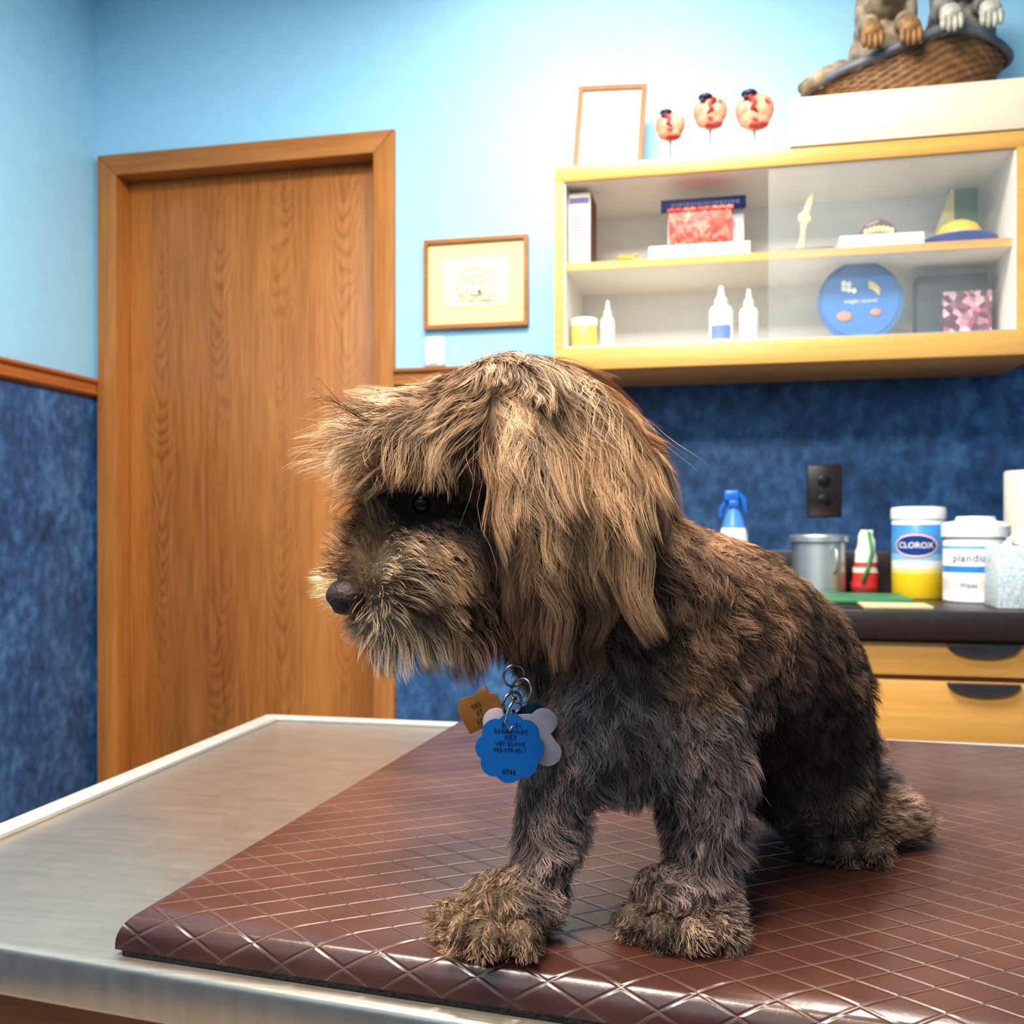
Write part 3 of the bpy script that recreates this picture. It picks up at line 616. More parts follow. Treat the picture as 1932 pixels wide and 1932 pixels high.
mx=nd(nt,'ShaderNodeMix',data_type='RGBA'); lk(nt,wear_glint,mx.inputs[0]); lk(nt,vin,mx.inputs[6]); mx.inputs[7].default_value=lin('#a88c72')
lk(nt,mx.outputs[2],b.inputs['Base Color']); b.inputs['Roughness'].default_value=.29; b.inputs['Specular IOR Level'].default_value=.75
n3=nd(nt,'ShaderNodeTexNoise'); n3.inputs['Scale'].default_value=350; lk(nt,g.outputs['Position'],n3.inputs['Vector'])
hh=mathn(nt,'ADD',mathn(nt,'MULTIPLY',ramp(nt,d,[(.42,(1,1,1,1)),(.49,(0,0,0,1))]),1.),mathn(nt,'MULTIPLY',n3.outputs[0],.18))
bp=nd(nt,'ShaderNodeBump'); bp.inputs['Strength'].default_value=.45; bp.inputs['Distance'].default_value=.001; lk(nt,hh,bp.inputs['Height']); lk(nt,bp.outputs[0],b.inputs['Normal'])
vinyl=m
P=empty('exam_mat',(.18,.83,tz),'dark brown quilted vinyl mat with diamond embossing on the steel table','mat')
quadslab('vinyl_cover',[(-.357,.527),(.72,.433),(.72,1.13),(-.33,1.18)],tz+.0035,tz+.025,vinyl,P,topbev=.0185)
quadslab('felt_backing',[(-.352,.5265),(.718,.4325),(.716,1.127),(-.327,1.176)],tz+.0005,tz+.0034,pm('black_felt','#171413',.9,bump=1,scale=300),P,bev=0)

# ------------------------------------------------------------ DOG
ang=math.radians(12.6)
DW=Matrix.Translation((-.018,.631,tz+.025))@Matrix.Rotation(ang,4,'Z')
def loc(p): return Vector(((p[0]-12)/100,(p[1]-62)/100,(p[2]+22.5)/100))
def dp(R_,T_,Z_): return DW@loc((R_,T_,Z_))
hs=[((.3,60,5.2),(5.6,4.8,5.1)),((-.8,59.6,-1.6),(4.0,3.7,3.8))]
hc=[
 [(-1.5,60,5.0,4.4),(-4.9,59.9,5.2,3.2),(-6.6,60,4.5,2.1)],
 [(-4.0,59.6,2.4,3.0),(-6.6,59.4,1.0,2.1),(-7.9,58.9,-1.2,1.8)],
 [(-3.3,59.0,-1.0,2.8),(-8.2,58.4,-2.8,2.0)],
 [(-2.5,59.5,-3.2,3.0),(-7.2,58.6,-4.8,1.9)],
 [(2.5,61.5,3.8,4.6),(5.4,62.2,2.6,4.2)],
]
ear=[[(-.2,57.0,6.8,1.4),(.8,55.0,4.2,1.9),(1.7,54.1,.3,2.3),(2.0,54.3,-2.6,1.8)],[(3.8,57.5,6.6,2.0),(5.2,56.6,3.4,2.6),(5.1,56.1,-.2,2.3),(3.9,55.6,-2.8,1.7)]]
farear=[[(0.6,64,6,1.4),(1,66,2,1.9),(1,66,-2.5,1.5)]]
bs=[((7.6,61,-10.3),(5.0,5.0,5.3)),((-.2,55.9,-20.6),(2.6,2.0,1.6)),((9.7,56.7,-20.5),(2.8,2.1,1.7)),((23.4,70.6,-20.4),(2.9,2.2,2.0))]
bc=[
 [(4.5,62.5,0,4.8),(7.5,63,-6.5,5.6)],
 [(2.5,61,-4.5,3.4),(6.0,60.2,-9.5,4.2)],
 [(8,63,-4.8,6.0),(13.3,66.3,-7.6,7.1),(18.0,71.5,-10.6,7.0),(20.9,75,-15.6,5.8)],
 [(9.5,60.5,-9.5,4.4),(11,58.8,-14,2.8),(10.9,57.8,-18.5,1.8),(10.3,57.2,-20.8,1.65)],
 [(4.8,60,-10.3,3.7),(2.7,57.8,-14.5,2.1),(1.8,57,-18.5,1.6),(1.0,56.4,-20.8,1.6)],
 [(19.8,72,-15.3,5.1),(21.5,70.6,-18.6,3.6),(24.6,71.6,-20.4,2.0),(22.2,69.4,-21.2,1.3)],
 [(25.0,79,-17,3.6),(27.5,76.5,-20.5,1.8)],
 [(24.6,71.8,-20.6,1.9),(27.6,72.4,-20.9,1.6),(28.8,72.6,-21.3,1.15)],
 [(24.8,75.2,-18.0,2.1),(27.0,73.6,-20.4,1.6)],
]
toec=[]
def toes(c,dx,dt,w=1.):
    px,pt=-dt,dx
    for k in (-1.5,-.5,.5,1.5):
        f=1.0 if abs(k)<1 else .4
        q=(c[0]+px*k*1.65*w+dx*f*1.5,c[1]+pt*k*1.65*w+dt*f*1.5,-21.5); toec.append(q)
        bs.append((q,(.85*w,.95*w,.95*w)))
toes((-1.2,54.9),-.55,-.83); toes((9.2,55.3),-.3,-.95); toes((22.4,69.2),-.5,-.86,.95)
toec=np.array(toec)
me=blobmesh(hs+bs,hc+ear+farear+bc,.22,3)
nv=len(me.vertices); V=np.empty(nv*3,np.float32); me.vertices.foreach_get('co',V); V=V.reshape(-1,3).astype(float)
V[:,2]=np.maximum(V[:,2],-22.46); me.vertices.foreach_set('co',V.astype(np.float32).ravel()); me.update()
me.calc_loop_triangles()
NV=np.empty(nv*3,np.float32); me.vertices.foreach_get('normal',NV); NV=NV.reshape(-1,3).astype(float)
nt_=len(me.loop_triangles); T=np.empty(nt_*3,np.int32); me.loop_triangles.foreach_get('vertices',T); T=T.reshape(-1,3)
bvh=BVHTree.FromPolygons([Vector(v) for v in V],[tuple(int(i) for i in t) for t in T])
def sdf(X,sps,chs):
    d=np.full(len(X),1e9)
    for c,r in sps:
        r=np.array(r); d=np.minimum(d,(np.linalg.norm((X-np.array(c))/r,axis=1)-1)*r.min())
    for ch in chs:
        for a,b in zip(ch,ch[1:]):
            A=np.array(a[:3]);B=np.array(b[:3]);AB=B-A; t=((X-A)@AB/(AB@AB)).clip(0,1)
            d=np.minimum(d,np.linalg.norm(X-A-t[:,None]*AB,axis=1)-(a[3]*(1-t)+b[3]*t))
    return d
def region(X):
    return np.argmin(np.stack([sdf(X,hs,hc+farear),sdf(X,[],ear)-.15,sdf(X,bs,bc)]),axis=0)
Tn=np.array([.50,.295,.158]);Mn=np.array([.27,.148,.084]);Dn=np.array([.105,.056,.036]);Kn=np.array([.02,.012,.009]);Gn=np.array([.24,.165,.14]);Cn=np.array([.78,.54,.34]);Wn=np.array([.84,.67,.5]);Pn=np.array([.48,.30,.175])
GH=[ # face/skull
((-1,60,10),(.1,-.5,-.1),3.8,Tn,.15),((3,60.5,9.4),(.75,-.3,-.5),4.8,Tn,.12),((6.3,61.5,7.2),(.35,-.1,-.95),4.6,Tn,.1),((9,62,3.8),(-.15,-.2,-1),3.8,Tn,.15),((9.2,63,-.5),(-.35,-.1,-1),2.4,Mn*1.2,.25),((-1,63,8.8),(.2,.5,-.3),2.5,Tn,.15),((-3.5,62,8.4),(-.6,.3,-.2),2.5,Tn,.2),
((-4.2,58.6,8.2),(-.8,-.4,.0),3.6,Tn,.35),((-2.5,56,6.8),(-.5,-.4,-.65),3.4,Tn*.85,.25),((-.8,55.5,4.8),(.25,-.35,-.9),3.2,(Tn+Mn)/2,.25),
((-7.0,59.8,7.0),(-.88,-.2,.35),4.4,Cn,.6),((-8.7,60,5.2),(-.97,-.15,.05),5.8,Cn,.45),((-8.5,59.5,2.8),(-.9,-.05,-.35),4.2,Tn*1.2,.45),((-7.2,57.6,5.4),(-.88,-.4,-.0),5.0,Tn*1.1,.5),((-7.2,62,5),(-.95,.1,.2),5.0,Tn,.5),
((-6.2,57.0,3.4),(-.6,-.45,-.5),2.6,Tn*.85,.5),((-4.2,56.4,4.0),(.15,-.5,-.85),2.6,Tn*.8,.45),((-2.5,55.8,3.4),(.6,-.35,-.7),2.7,Mn,.35),
((-4.9,56.9,1.3),(-.1,-.2,-.5),.35,Kn,.2),((-3.2,56,1.2),(.4,-.1,-.6),.8,Kn*1.3,.2),((-6.0,57.3,1.3),(-.3,-.2,.1),.5,Kn*1.3,.2),((-1.9,56,.6),(.3,-.1,-.8),1.1,Kn*1.3,.2),((-1.4,55.8,2.2),(.2,-.2,-.9),1.5,Dn*.5,.3),((-.8,56,-2.2),(.3,-.1,-.9),1.8,Dn*.6,.3),((-3.6,56.6,2.6),(.3,-.2,-.8),.8,Kn*1.2,.2),((-5.2,56.8,2.6),(-.2,-.3,-.3),.7,Kn*1.2,.2),((-4.6,56.8,.2),(.5,-.2,-.3),.7,Dn*.5,.2),  # near-black guides: shade round the eye and before the ear, put into hair colour
((-8.6,59.2,1.0),(-.5,0,.1),1.0,Mn*1.3,.25),((-7.4,58.0,.2),(-.3,-.2,.6),1.1,Tn*.65,.3),((-9.4,58.9,-1.2),(-.8,-.15,.35),2.0,Tn*1.2,.35),((-8.2,57.2,-1.1),(.1,-.5,.3),1.7,Tn*1.15,.35),((-5,56.6,-.9),(.9,-.35,-.1),2.6,Tn*1.0,.28),
((-6.8,56.2,-2.0),(.8,-.5,-.2),2.5,Cn*.8,.3),((-4.6,56.1,-2.4),(.9,-.25,-.4),3.0,Tn*.95,.28),((-5.6,56.4,-3.9),(.7,-.35,-.5),1.2,Dn*.7,.2),((-3.0,56.4,-3.6),(.6,-.3,-.6),1.6,Dn*.8,.25),
((-8.8,56.8,-4.8),(-.2,-.6,-.7),1.7,Cn*.85,.3),((-9.2,56.9,-2.2),(-.5,-.5,.0),1.0,Mn*1.1,.25),((-9.4,59.6,-5.0),(-.88,-.1,-.4),3.0,Cn,.4),((-10,60.3,-3.0),(-1,.1,-.05),3.8,Cn*.9,.4),
((-7.4,58.0,-6.2),(-.3,-.15,-.95),2.4,Wn,.25),((-5.6,57.0,-5.8),(.2,-.3,-.9),3.0,Cn*.95,.25),((-3.6,56.6,-5.0),(.6,-.25,-.8),4.2,Tn*1.1,.25),((-4,60,-6.2),(.1,0,-1),2.8,Tn*.8,.25),
((-1.,57,-5.2),(.35,-.2,-.9),3.8,Mn*1.2,.25),((-2,65,4),(-.2,.5,-.8),3.5,Tn,.3),((1,67.5,1),(0,.1,-1),5,Tn,.3),((1,65.5,7.5),(0,.3,-.5),3,Tn,.15),((5,66,4),(.4,.4,-.8),4,Tn,.2)]
GE=[ # ear: long silky locks
((-.6,56.6,7.4),(.25,-.35,-.85),7.0,Tn*1.1,.2),((-.7,54.7,4.4),(.1,-.2,-1),7.2,Tn*.8,.15),((1.3,53.1,3),(.18,-.12,-1),7.4,Tn*.9,.18),((-.3,53.6,0),(.06,-.08,-1),6.2,Mn*1.0,.15),((1.8,52.2,0),(.12,0,-1),6.4,Mn*1.3,.2),((1.9,52.6,-3.2),(.06,0,-1),4.8,Mn*1.15,.22),((.8,53.6,-4.2),(.02,0,-1),4.4,Mn*.9,.2),
((4.2,56,8),(.3,-.3,-.9),6.6,Tn*1.25,.12),((5.2,54.3,4),(.12,-.2,-1),7.0,Tn*.95,.16),((7.4,55.8,3.6),(-.15,-.15,-1),5.0,Tn*.95,.1),((5,53.8,-.6),(-.08,0,-1),5.4,Mn*1.35,.22),((7.2,56.3,-.5),(-.5,0,-1),3.8,Mn*1.2,.15),((4,54.1,-3.4),(-.15,0,-1),4.4,Mn*1.1,.25),((5.2,55.8,-3.4),(-.4,.1,-1),3.2,Mn*.9,.25)]
GB=[ # body
((1,59,-8),(0,-.2,-1),2.0,Mn,.4),((7,57.5,-6),(.15,-.15,-.95),1.5,Mn*.7,.5),((9,58,-2),(.35,-.1,-.85),1.7,Mn,.45),((4,56.5,-10),(-.1,-.3,-.9),1.7,Gn*1.3,.55),((2.2,59.5,-10),(-.4,-.2,-.8),1.6,Gn*1.2,.5),((6.5,56.5,-13.5),(.1,-.1,-1),2.0,Gn*1.35,.5),
((11,56.5,-8),(.35,-.1,-.85),1.4,Mn*.75,.5),((11.5,56.5,-11.5),(.35,-.15,-.85),1.6,Gn*1.1,.55),((12,62,.5),(.75,.1,-.5),1.3,Mn*1.8,.35),((13.5,60.5,-4),(.55,0,-.75),1.3,Mn*1.05,.4),
((17,70,-3.3),(.65,.4,-.6),1.1,Mn*.95,.3),((17,65,-10),(.45,.1,-.85),1.3,Dn*1.3,.4),((16,63.5,-14),(.2,0,-1),1.4,Dn*.6,.4),((23,74,-7),(.6,.3,-.75),1.1,Dn*1.6,.3),((27,76,-13),(.4,.2,-.9),1.3,Mn*.85,.4),
((22,67.5,-15),(.3,-.1,-.95),1.4,Dn*1.2,.45),((26,72,-18),(.3,-.1,-.9),1.5,(Dn+Mn)/2,.5),((15,70,-18),(.1,0,-1),1.2,Kn,.3),  # last guide near black: shade under the belly painted into the fur
((21.5,67.8,-21),(-.45,-.7,-.1),.9,(Pn+Gn)/2,.6),((23.5,68.8,-19),(-.2,-.8,-.1),1.2,(Pn+Gn)/2,.6),((25.8,70.3,-20.5),(.4,-.7,-.05),1.3,(Pn+Gn)/2,.6),((28.6,71.7,-20.5),(.8,-.4,.1),1.6,(Pn+Gn)/2,.6),((27,74,-18.5),(.8,-.2,-.3),1.6,Gn,.5),
((2.2,55.3,-14.5),(.05,-.1,-1),1.3,Gn*1.15,.5),((1.6,55.2,-18),(.1,-.15,-1),1.4,Gn*1.15,.5),((-1,53.8,-19.6),(-.3,-.6,-.1),1.3,Pn*.95,.6),((-3,54.2,-21.3),(-.6,-.5,-.3),.8,Pn*1.1,.4),((-.5,53.3,-21.5),(-.2,-.7,-.3),.8,Pn*1.1,.4),((1.4,54.5,-20.5),(.4,-.6,-.3),1.2,Gn*1.2,.6),
((3.8,57.8,-17),(.5,.1,-.8),1.7,Gn*.95,.6),((.2,57,-17),(-.5,0,-.8),1.3,Gn,.5),
((10.5,55.2,-14),(.0,-.15,-1),1.5,Gn*1.05,.5),((10.6,55.8,-18),(.0,-.15,-1),1.6,Gn*1.15,.5),((9,54.4,-19.8),(-.2,-.7,-.15),1.3,Gn*1.4,.6),((8,53.8,-21.4),(-.4,-.6,-.3),.8,(Pn+Gn)/2,.4),((10,53.6,-21.4),(.1,-.7,-.3),.8,(Pn+Gn)/2,.4),
((13.2,58.5,-17),(.5,.1,-.8),1.8,Gn,.6),((8.8,58,-17),(-.4,0,-.85),1.4,Gn*.8,.5),((12,55.4,-20.8),(.6,-.5,-.2),1.2,Gn*1.1,.6),((7.5,61,-16),(0,0,-1),1.7,Gn,.4)]
def pack(G):
    d=np.array([g[1] for g in G],float); d/=np.linalg.norm(d,axis=1)[:,None]
    return np.array([g[0] for g in G],float),d,np.array([g[2] for g in G]),np.array([g[3] for g in G]),np.array([g[4] for g in G])
PK=[pack(GH),pack(GE),pack(GB)]
def field(X):
    reg=region(X); n=len(X); D=np.zeros((n,3));L=np.zeros(n);C=np.zeros((n,3));F=np.zeros(n)
    for k in range(3):
        s=reg==k
        if not s.any(): continue
        P_,d,l,c,f=PK[k]; d2=((X[s][:,None,:]-P_[None])**2).sum(2); w=1/(d2+.2)**2.2; w/=w.sum(1)[:,None]
        D[s]=w@d;L[s]=w@l;C[s]=w@c;F[s]=w@f
    D/=np.linalg.norm(D,axis=1)[:,None]+1e-9
    return reg,D,L,C,F
A_,B_,C_=V[T[:,0]],V[T[:,1]],V[T[:,2]]
area_=np.linalg.norm(np.cross(B_-A_,C_-A_),axis=1)/2
cen=(A_+B_+C_)/3; rc,_,Lc,_,_=field(cen)
dens=area_*np.where(rc==2,1.3,1.0)
dens[cen[:,2]<-22.3]=0
dens*=np.where((rc==2)&(cen[:,1]>cen[:,0]*.9+62),.5,1.)
def near(c,r): return (((cen-np.array(c))**2).sum(1)<r*r)
dens[near((-9.6,57.5,-3.7),1.35)]=0; dens[near((-5.1,57.0,1.6),.65)]=0
N=168000
ti=np.random.choice(len(T),N,p=dens/dens.sum()); u=np.random.rand(N);v=np.random.rand(N); f=u+v>1; u[f]=1-u[f]; v[f]=1-v[f]
root=A_[ti]+(B_-A_)[ti]*u[:,None]+(C_-A_)[ti]*v[:,None]
nrm=NV[T[ti,0]]*(1-u-v)[:,None]+NV[T[ti,1]]*u[:,None]+NV[T[ti,2]]*v[:,None]; nrm/=np.linalg.norm(nrm,axis=1)[:,None]
reg,flow,L,CCc,LF=field(root)
def clumps(num,jit):
    idx=np.random.choice(N,num,replace=False); kd=KDTree(num)
    for k,i in enumerate(idx): kd.insert(Vector(root[i]),k)
    kd.balance()
    asg=np.array([kd.find(Vector(root[i]+np.random.randn(3)*jit))[1] for i in range(N)]); return idx,asg
NBc,NSc=950,12000
iB,aB=clumps(NBc,.18); iS,aS=clumps(NSc,.08)
nB=np.random.randn(NBc,3);nS=np.random.randn(NSc,3)
def nf(X,fr,seed): return np.array([list(noise.noise_vector(Vector((x[0]*fr+seed,x[1]*fr,x[2]*fr)))) for x in X])
smB=nf(root[iB],.35,3.1); smS=nf(root[iS],.9,9.7)
brow=np.clip((-root[:,0]-5.0)/2,0,1)*(reg==0)*np.clip((root[:,2]-2.5),0,1)
muz=(reg==0)&(root[:,2]<1.0)&(root[:,0]<-2)
na=(np.where(reg==2,1.,np.where(reg==1,.62,np.where(muz,.6,.8)))+brow*.4)[:,None]
flow=flow+na*(smB[aB]*.65+nB[aB]*.18+smS[aS]*.38+nS[aS]*.09)+np.random.randn(N,3)*.05
flow/=np.linalg.norm(flow,axis=1)[:,None]
fly=np.random.rand(N)<.018; flow[fly]+=np.random.randn(fly.sum(),3)*.25; flow/=np.linalg.norm(flow,axis=1)[:,None]
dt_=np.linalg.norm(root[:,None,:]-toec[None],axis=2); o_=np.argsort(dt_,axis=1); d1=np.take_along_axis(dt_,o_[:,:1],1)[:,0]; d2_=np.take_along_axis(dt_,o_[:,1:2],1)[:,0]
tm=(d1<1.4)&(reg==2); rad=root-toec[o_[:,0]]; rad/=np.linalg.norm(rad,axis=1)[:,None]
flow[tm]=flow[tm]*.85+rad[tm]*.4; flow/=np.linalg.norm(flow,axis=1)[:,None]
toef=np.ones(N); toef[tm]=np.clip((d2_-d1)[tm]/.6,.12,1.1)  # darkens hair colour in toe gaps, painted crease shade
inn=(flow*nrm).sum(1); flow-=np.minimum(inn,0)[:,None]*nrm*.9
L=L*(.62+.5*np.random.rand(N))*(1+.22*nB[aB][:,0]).clip(.6,1.5)
K=9; PT=np.zeros((N,K,3)); PT[:,0]=root-nrm*.05
ph=(smB[aB][:,0]*5+nS[aS][:,1]*.6); amp=np.where(reg==2,.75,np.where(reg==1,.55,.42))+.12*smS[aS][:,1]
frq=np.where(reg==2,5.5,np.where(reg==1,8.5,6.5))
side=np.cross(flow,nrm); side/=np.linalg.norm(side,axis=1)[:,None]+1e-9
cur=PT[:,0].copy()
for k in range(1,K):
    s=k/(K-1)
    d=nrm*(LF*(1-s)**1.3*1.25)[:,None]+flow; d[:,2]-=.3*s*np.clip(L/4,0,1)
    d+=side*(np.cos(ph+s*frq)*amp)[:,None]+nrm*(np.sin(ph*1.7+s*frq)*amp*.35*s)[:,None]
    d/=np.linalg.norm(d,axis=1)[:,None]
    cur=cur+d*(L/(K-1))[:,None]
    mr=.12+.22*s*np.clip(L/3,.3,1)
    for i in range(N):
        h=bvh.find_nearest(Vector(cur[i]),1.2)
        if h[0] is not None:
            q,n_=h[0],h[1]; sd=(Vector(cur[i])-q).dot(n_)
            if sd<mr[i]: cur[i]=q+n_*mr[i]
    PT[:,k]=cur
S=np.linspace(0,1,K)
dS=np.linalg.norm(root-root[iS][aS],axis=1); okS=(dS<1.0)&(~fly)&(reg==reg[iS][aS])
tgt=PT[iS][aS]+.25*(root-root[iS][aS])[:,None,:]
cfr=np.where(reg==2,.36,.68)*(.7+.5*np.random.rand(N))
PT=PT+np.where(okS[:,None,None],(tgt-PT)*(S**1.1)[None,:,None]*cfr[:,None,None],0)
tgt=PT[iB][aB]+.42*(root-root[iB][aB])[:,None,:]
dist=np.linalg.norm(root-root[iB][aB],axis=1); ok=(dist<2.2)&(~fly)&(reg==reg[iB][aB])&(~tm)
PT=PT+np.where(ok[:,None,None],(tgt-PT)*(.66*S**1.25)[None,:,None]*np.clip(L/4,.35,1)[:,None,None],0)
PT[:,:,2]=np.maximum(PT[:,:,2],-22.44+np.random.rand(N)[:,None]*.1)
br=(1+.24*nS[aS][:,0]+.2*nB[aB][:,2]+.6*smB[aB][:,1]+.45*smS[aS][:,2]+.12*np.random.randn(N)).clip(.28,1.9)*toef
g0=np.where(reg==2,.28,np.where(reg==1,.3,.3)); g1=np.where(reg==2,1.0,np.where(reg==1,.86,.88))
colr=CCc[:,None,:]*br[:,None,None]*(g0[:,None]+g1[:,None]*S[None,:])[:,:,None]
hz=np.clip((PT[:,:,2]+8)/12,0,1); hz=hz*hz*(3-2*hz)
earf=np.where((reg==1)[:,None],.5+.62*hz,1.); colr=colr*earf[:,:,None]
colr=colr.clip(0,.9)
loc_arr=np.stack([(PT[...,0]-12)/100,(PT[...,1]-62)/100,(PT[...,2]+22.5)/100],-1)
tan=np.gradient(loc_arr,axis=1); tan/=np.linalg.norm(tan,axis=2)[...,None]+1e-12
ref=nrm+np.random.randn(N,3)*.35
sd=np.cross(tan,ref[:,None,:]); sd/=np.linalg.norm(sd,axis=2)[...,None]+1e-12
wid=np.array([.8,1,1,1,.9,.8,.65,.42,.1])*.000122
wr=(.75+.5*np.random.rand(N))[:,None,None]
Lf=loc_arr-sd*wid[None,:,None]*wr; Rt=loc_arr+sd*wid[None,:,None]*wr
vv=np.stack([Lf,Rt],2).reshape(-1,3)
b0=(np.arange(N)*K*2)[:,None,None]; kk=(np.arange(K-1)*2)[None,:,None]
quad=(b0+kk+np.array([0,1,3,2])[None,None,:]).reshape(-1)
hm=bpy.data.meshes.new('fur'); nq=N*(K-1)
hm.vertices.add(len(vv)); hm.vertices.foreach_set('co',vv.astype(np.float32).ravel())
hm.loops.add(nq*4); hm.loops.foreach_set('vertex_index',quad.astype(np.int32))
hm.polygons.add(nq); hm.polygons.foreach_set('loop_start',(np.arange(nq)*4).astype(np.int32))
try: hm.polygons.foreach_set('loop_total',np.full(nq,4,np.int32))
except Exception: pass
hm.update(calc_edges=True)
hm.polygons.foreach_set('use_smooth',np.ones(nq,bool))
at=hm.attributes.new('fur_color','FLOAT_COLOR','POINT')
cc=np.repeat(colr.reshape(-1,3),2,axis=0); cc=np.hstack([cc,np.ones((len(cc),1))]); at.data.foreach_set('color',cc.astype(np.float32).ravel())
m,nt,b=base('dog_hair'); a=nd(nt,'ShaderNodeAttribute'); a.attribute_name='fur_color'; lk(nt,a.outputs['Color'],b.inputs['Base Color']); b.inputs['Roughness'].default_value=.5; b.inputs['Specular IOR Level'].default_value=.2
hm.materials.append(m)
Wb=field(V)[3]*.3
loc_v=np.stack([(V[:,0]-12)/100,(V[:,1]-62)/100,(V[:,2]+22.5)/100],-1)
me.vertices.foreach_set('co',loc_v.astype(np.float32).ravel()); me.update(); me.name='dog'
ba=me.attributes.new('skin_color','FLOAT_COLOR','POINT'); ba.data.foreach_set('color',np.hstack([Wb,np.ones((len(Wb),1))]).astype(np.float32).ravel())
m,nt,b=base('dog_skin'); a=nd(nt,'ShaderNodeAttribute'); a.attribute_name='skin_color'; lk(nt,a.outputs['Color'],b.inputs['Base Color']); b.inputs['Roughness'].default_value=.9
dog=fin('dog',me,m,recenter=False)
dog.location=DW.to_translation(); dog.rotation_euler=(0,0,ang)
tag(dog,'shaggy brown small dog sitting on the vinyl mat looking down','dog')
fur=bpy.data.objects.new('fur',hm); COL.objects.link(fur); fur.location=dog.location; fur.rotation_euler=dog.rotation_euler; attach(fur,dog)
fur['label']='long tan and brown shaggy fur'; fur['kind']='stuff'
bm=bmesh.new(); addsphere(bm,(0,0,0),(.0110,.0132,.0104),sub=5)
for v_ in bm.verts:
    c=v_.co
    for sgn in (-1,1):
        dd=(c-Vector((-.0088,sgn*.0062,-.0012))); q=math.sqrt((dd.x/1.)**2+(dd.y/1.1)**2+(dd.z/.8)**2)/.0038
        if q<1.6: v_.co=v_.co+Vector((.005,0,0))*math.exp(-q*q*1.6)
    v_.co+=Vector((.0012,0,0))*math.exp(-(c.y/.0012)**2)*(1 if c.x<0 and c.z<.002 else 0)
Mn_=DW@Matrix.Translation(loc((-9.45,57.4,-3.8)))@Matrix.Rotation(math.radians(42),4,'Z')@Matrix.Rotation(math.radians(-26),4,'Y')
for v_ in bm.verts: v_.co=Mn_@v_.co
bmfin('nose',bm,pm('dog_nose','#3a2620',.45,var=.3,scale=500,bump=.6,spec=.4),dog,smooth=True,label='dark brown leathery nose')
eyem=pm('dog_eye','#120a07',.25,var=.1,coat=0,spec=.4)
for nm,p in (('eye',(-5.1,57.35,1.5)),('eye',(-5.3,62.0,1.5))):
    bm=bmesh.new(); addsphere(bm,dp(*p),.0062,sub=4); bmfin(nm,bm,eyem,dog,smooth=True,label='glossy dark eye')
bm=bmesh.new(); R_=[]
cc_=Vector((3.9,60.6,-7.3)); ax=Vector((.45,-.05,-1)).normalized(); a_=Vector((1,0,.45)).normalized(); b_=ax.cross(a_)
n=64
for i in range(n):
    t=2*math.pi*i/n; o_=cc_+a_*math.cos(t)*3.7+b_*math.sin(t)*3.8
    rad=(a_*math.cos(t)+b_*math.sin(t))
    R_.append([bm.verts.new(dp(*(o_+ax*w_+rad*h_))) for w_,h_ in ((-.5,0),(-.5,.18),(.5,.18),(.5,0))])
for i in range(n):
    A=R_[i];B=R_[(i+1)%n]
    for j in range(4): bm.faces.new((A[j],A[(j+1)%4],B[(j+1)%4],B[j]))
bmfin('collar',bm,pm('black_webbing','#16161a',.7,bump=.5,scale=300),dog,angle=40,label='black nylon collar')
gun=pm('gunmetal','#8a8882',.28,metal=1,var=.1)
def ring(c,r,th,rx,rz):
    Mx=DW@Matrix.Translation(loc(c))@Matrix.Rotation(math.radians(rz),4,'Z')@Matrix.Rotation(math.radians(rx),4,'X')
    bm=bmesh.new(); addtube(bm,[Mx@Vector((r*math.cos(2*math.pi*i/32),0,r*math.sin(2*math.pi*i/32))) for i in range(32)],th,8,closed=True)
    bmfin('split_ring',bm,gun,dog,smooth=True)
ring((.1,56.0,-8.1),.0062,.0007,10,20); ring((.5,55.8,-8.9),.0068,.0008,-15,-35); ring((.0,55.7,-9.6),.0065,.0009,5,40)
tube('tag_hook',[dp(.2,55.5,-9.2),dp(-.2,55.2,-9.8),dp(-.4,55.0,-10.5),dp(-.15,54.9,-10.95),dp(.15,55.2,-10.6),dp(.05,55.5,-9.9)],.0009,gun,dog,seg=8)
def tagM(c,roll=0,yaw=0,pitch=0):
    return DW@Matrix.Translation(loc(c))@Matrix.Rotation(math.radians(yaw),4,'Z')@Matrix.Rotation(math.radians(pitch),4,'X')@Matrix.Rotation(math.radians(roll),4,'Y')
MB=tagM((-.12,55.0,-11.9),roll=3,yaw=4,pitch=-3)
pts=[]
for i in range(160):
    t=2*math.pi*i/160; rr=.0165+.0024*abs(math.cos(4*t))**.7; pts.append((rr*math.cos(t),rr*math.sin(t)))
tg=plate('rabies_tag',pts,.0012,MB,pm('blue_anodised','#1c64a4',.35,metal=.3,var=.06),dog,bev=.0003,label='blue scalloped metal tag stamped with clinic lettering')
stamp=pm('stamped_ink','#0a1f3a',.5)
MT=MB@Matrix.Translation((0,-.0008,0))
for s_,z_,h_ in (('20    21',.0125,.0032),('RABIES VACC',.0091,.0029),('KILT',.0058,.0032),('VET CLINIC',.0024,.003),('402-079-4011',-.0010,.003),('0746',-.0128,.0036)):
    textmesh('stamped_lettering',s_,h_,stamp,tg,M=MT@Matrix.Translation((0,0,z_)),extr=.0001,spacing=1.08)
MG=tagM((-1.75,55.8,-9.95),roll=-28,yaw=-8)
gt=plate('brass_tag',[(-.0115,-.0095),(.0115,-.0095),(.012,.004),(.0085,.006),(.0085,.0105),(.0055,.0105),(0,.0085),(-.0075,.0105),(-.012,.0055)],.0012,MG,pm('brass','#a06a34',.42,metal=.6,var=.2,scale=80),dog,bev=.0002,label='worn brass tag with stamped numbers')
st2=pm('stamped_dark','#4a3014',.5)
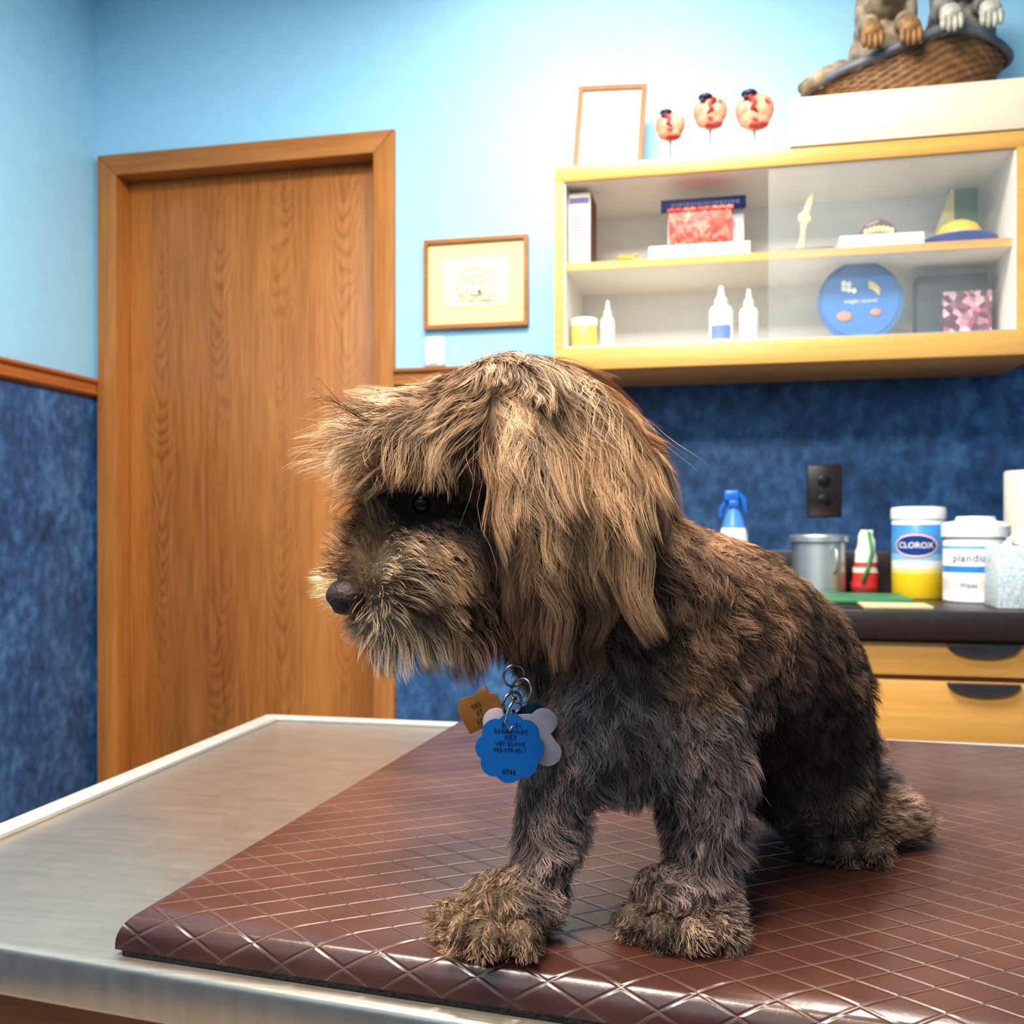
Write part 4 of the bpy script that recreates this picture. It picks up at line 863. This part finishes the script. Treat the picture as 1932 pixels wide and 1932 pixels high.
for s_,z_ in (('985',.003),('69',-.001),('6000',-.0055)): textmesh('stamped_lettering',s_,.004,st2,gt,M=MG@Matrix.Translation((-.001,-.0008,z_)),extr=.0001)
def bonepts():
    o=[]
    for (cx,cz,a0,a1) in ((.0135,.0085,-60,150),(-.0125,.0075,30,240),(-.0125,-.0075,120,330),(.0165,-.0085,210,420)):
        for i in range(14):
            a=math.radians(a0+(a1-a0)*i/13); o.append((cx+.0075*math.cos(a),cz+.0075*math.sin(a)))
    return o
plate('bone_tag',bonepts(),.0012,tagM((.35,55.5,-11.35),roll=2),pm('pale_pink_enamel','#a8969a',.35,var=.05),dog,bev=.0002,label='pale pink bone-shaped tag')
plate('round_tag',circ(.0110,40),.0012,tagM((1.2,56.2,-10.75)),pm('teal_enamel','#173f48',.3,var=.1),dog,bev=.0002,label='dark teal round tag')

# ------------------------------------------------------------ lights, camera
def area(name,loc_,size,size_y,energy,color):
    l=bpy.data.lights.new(name,'AREA'); l.shape='RECTANGLE'; l.size=size; l.size_y=size_y; l.energy=energy; l.color=color
    o=bpy.data.objects.new(name,l); o.location=loc_; COL.objects.link(o)
    return o
area('ceiling_lamp',(-.3,1.4,2.6),1.0,.5,58,(1,.95,.87))
area('ceiling_lamp',(-.5,0,2.6),1.0,.5,78,(1,.93,.83))
area('ceiling_lamp',(-.4,2.25,2.62),.7,.2,3,(1,.97,.93))  # weak extra lamp, added to make the top of the back wall glow
w=bpy.data.worlds.new('world'); SC.world=w; w.use_nodes=True; w.node_tree.nodes['Background'].inputs[0].default_value=(.6,.7,.8,1); w.node_tree.nodes['Background'].inputs[1].default_value=.3
cam=bpy.data.cameras.new('camera'); co=bpy.data.objects.new('camera',cam); COL.objects.link(co)
co.location=(0,0,CZ); co.rotation_euler=(math.radians(90),0,ang); cam.sensor_width=36; cam.lens=36*1900/1932; cam.shift_y=34/1932; cam.clip_start=.01
cam.dof.use_dof=True; cam.dof.focus_distance=.57; cam.dof.aperture_fstop=15
SC.camera=co
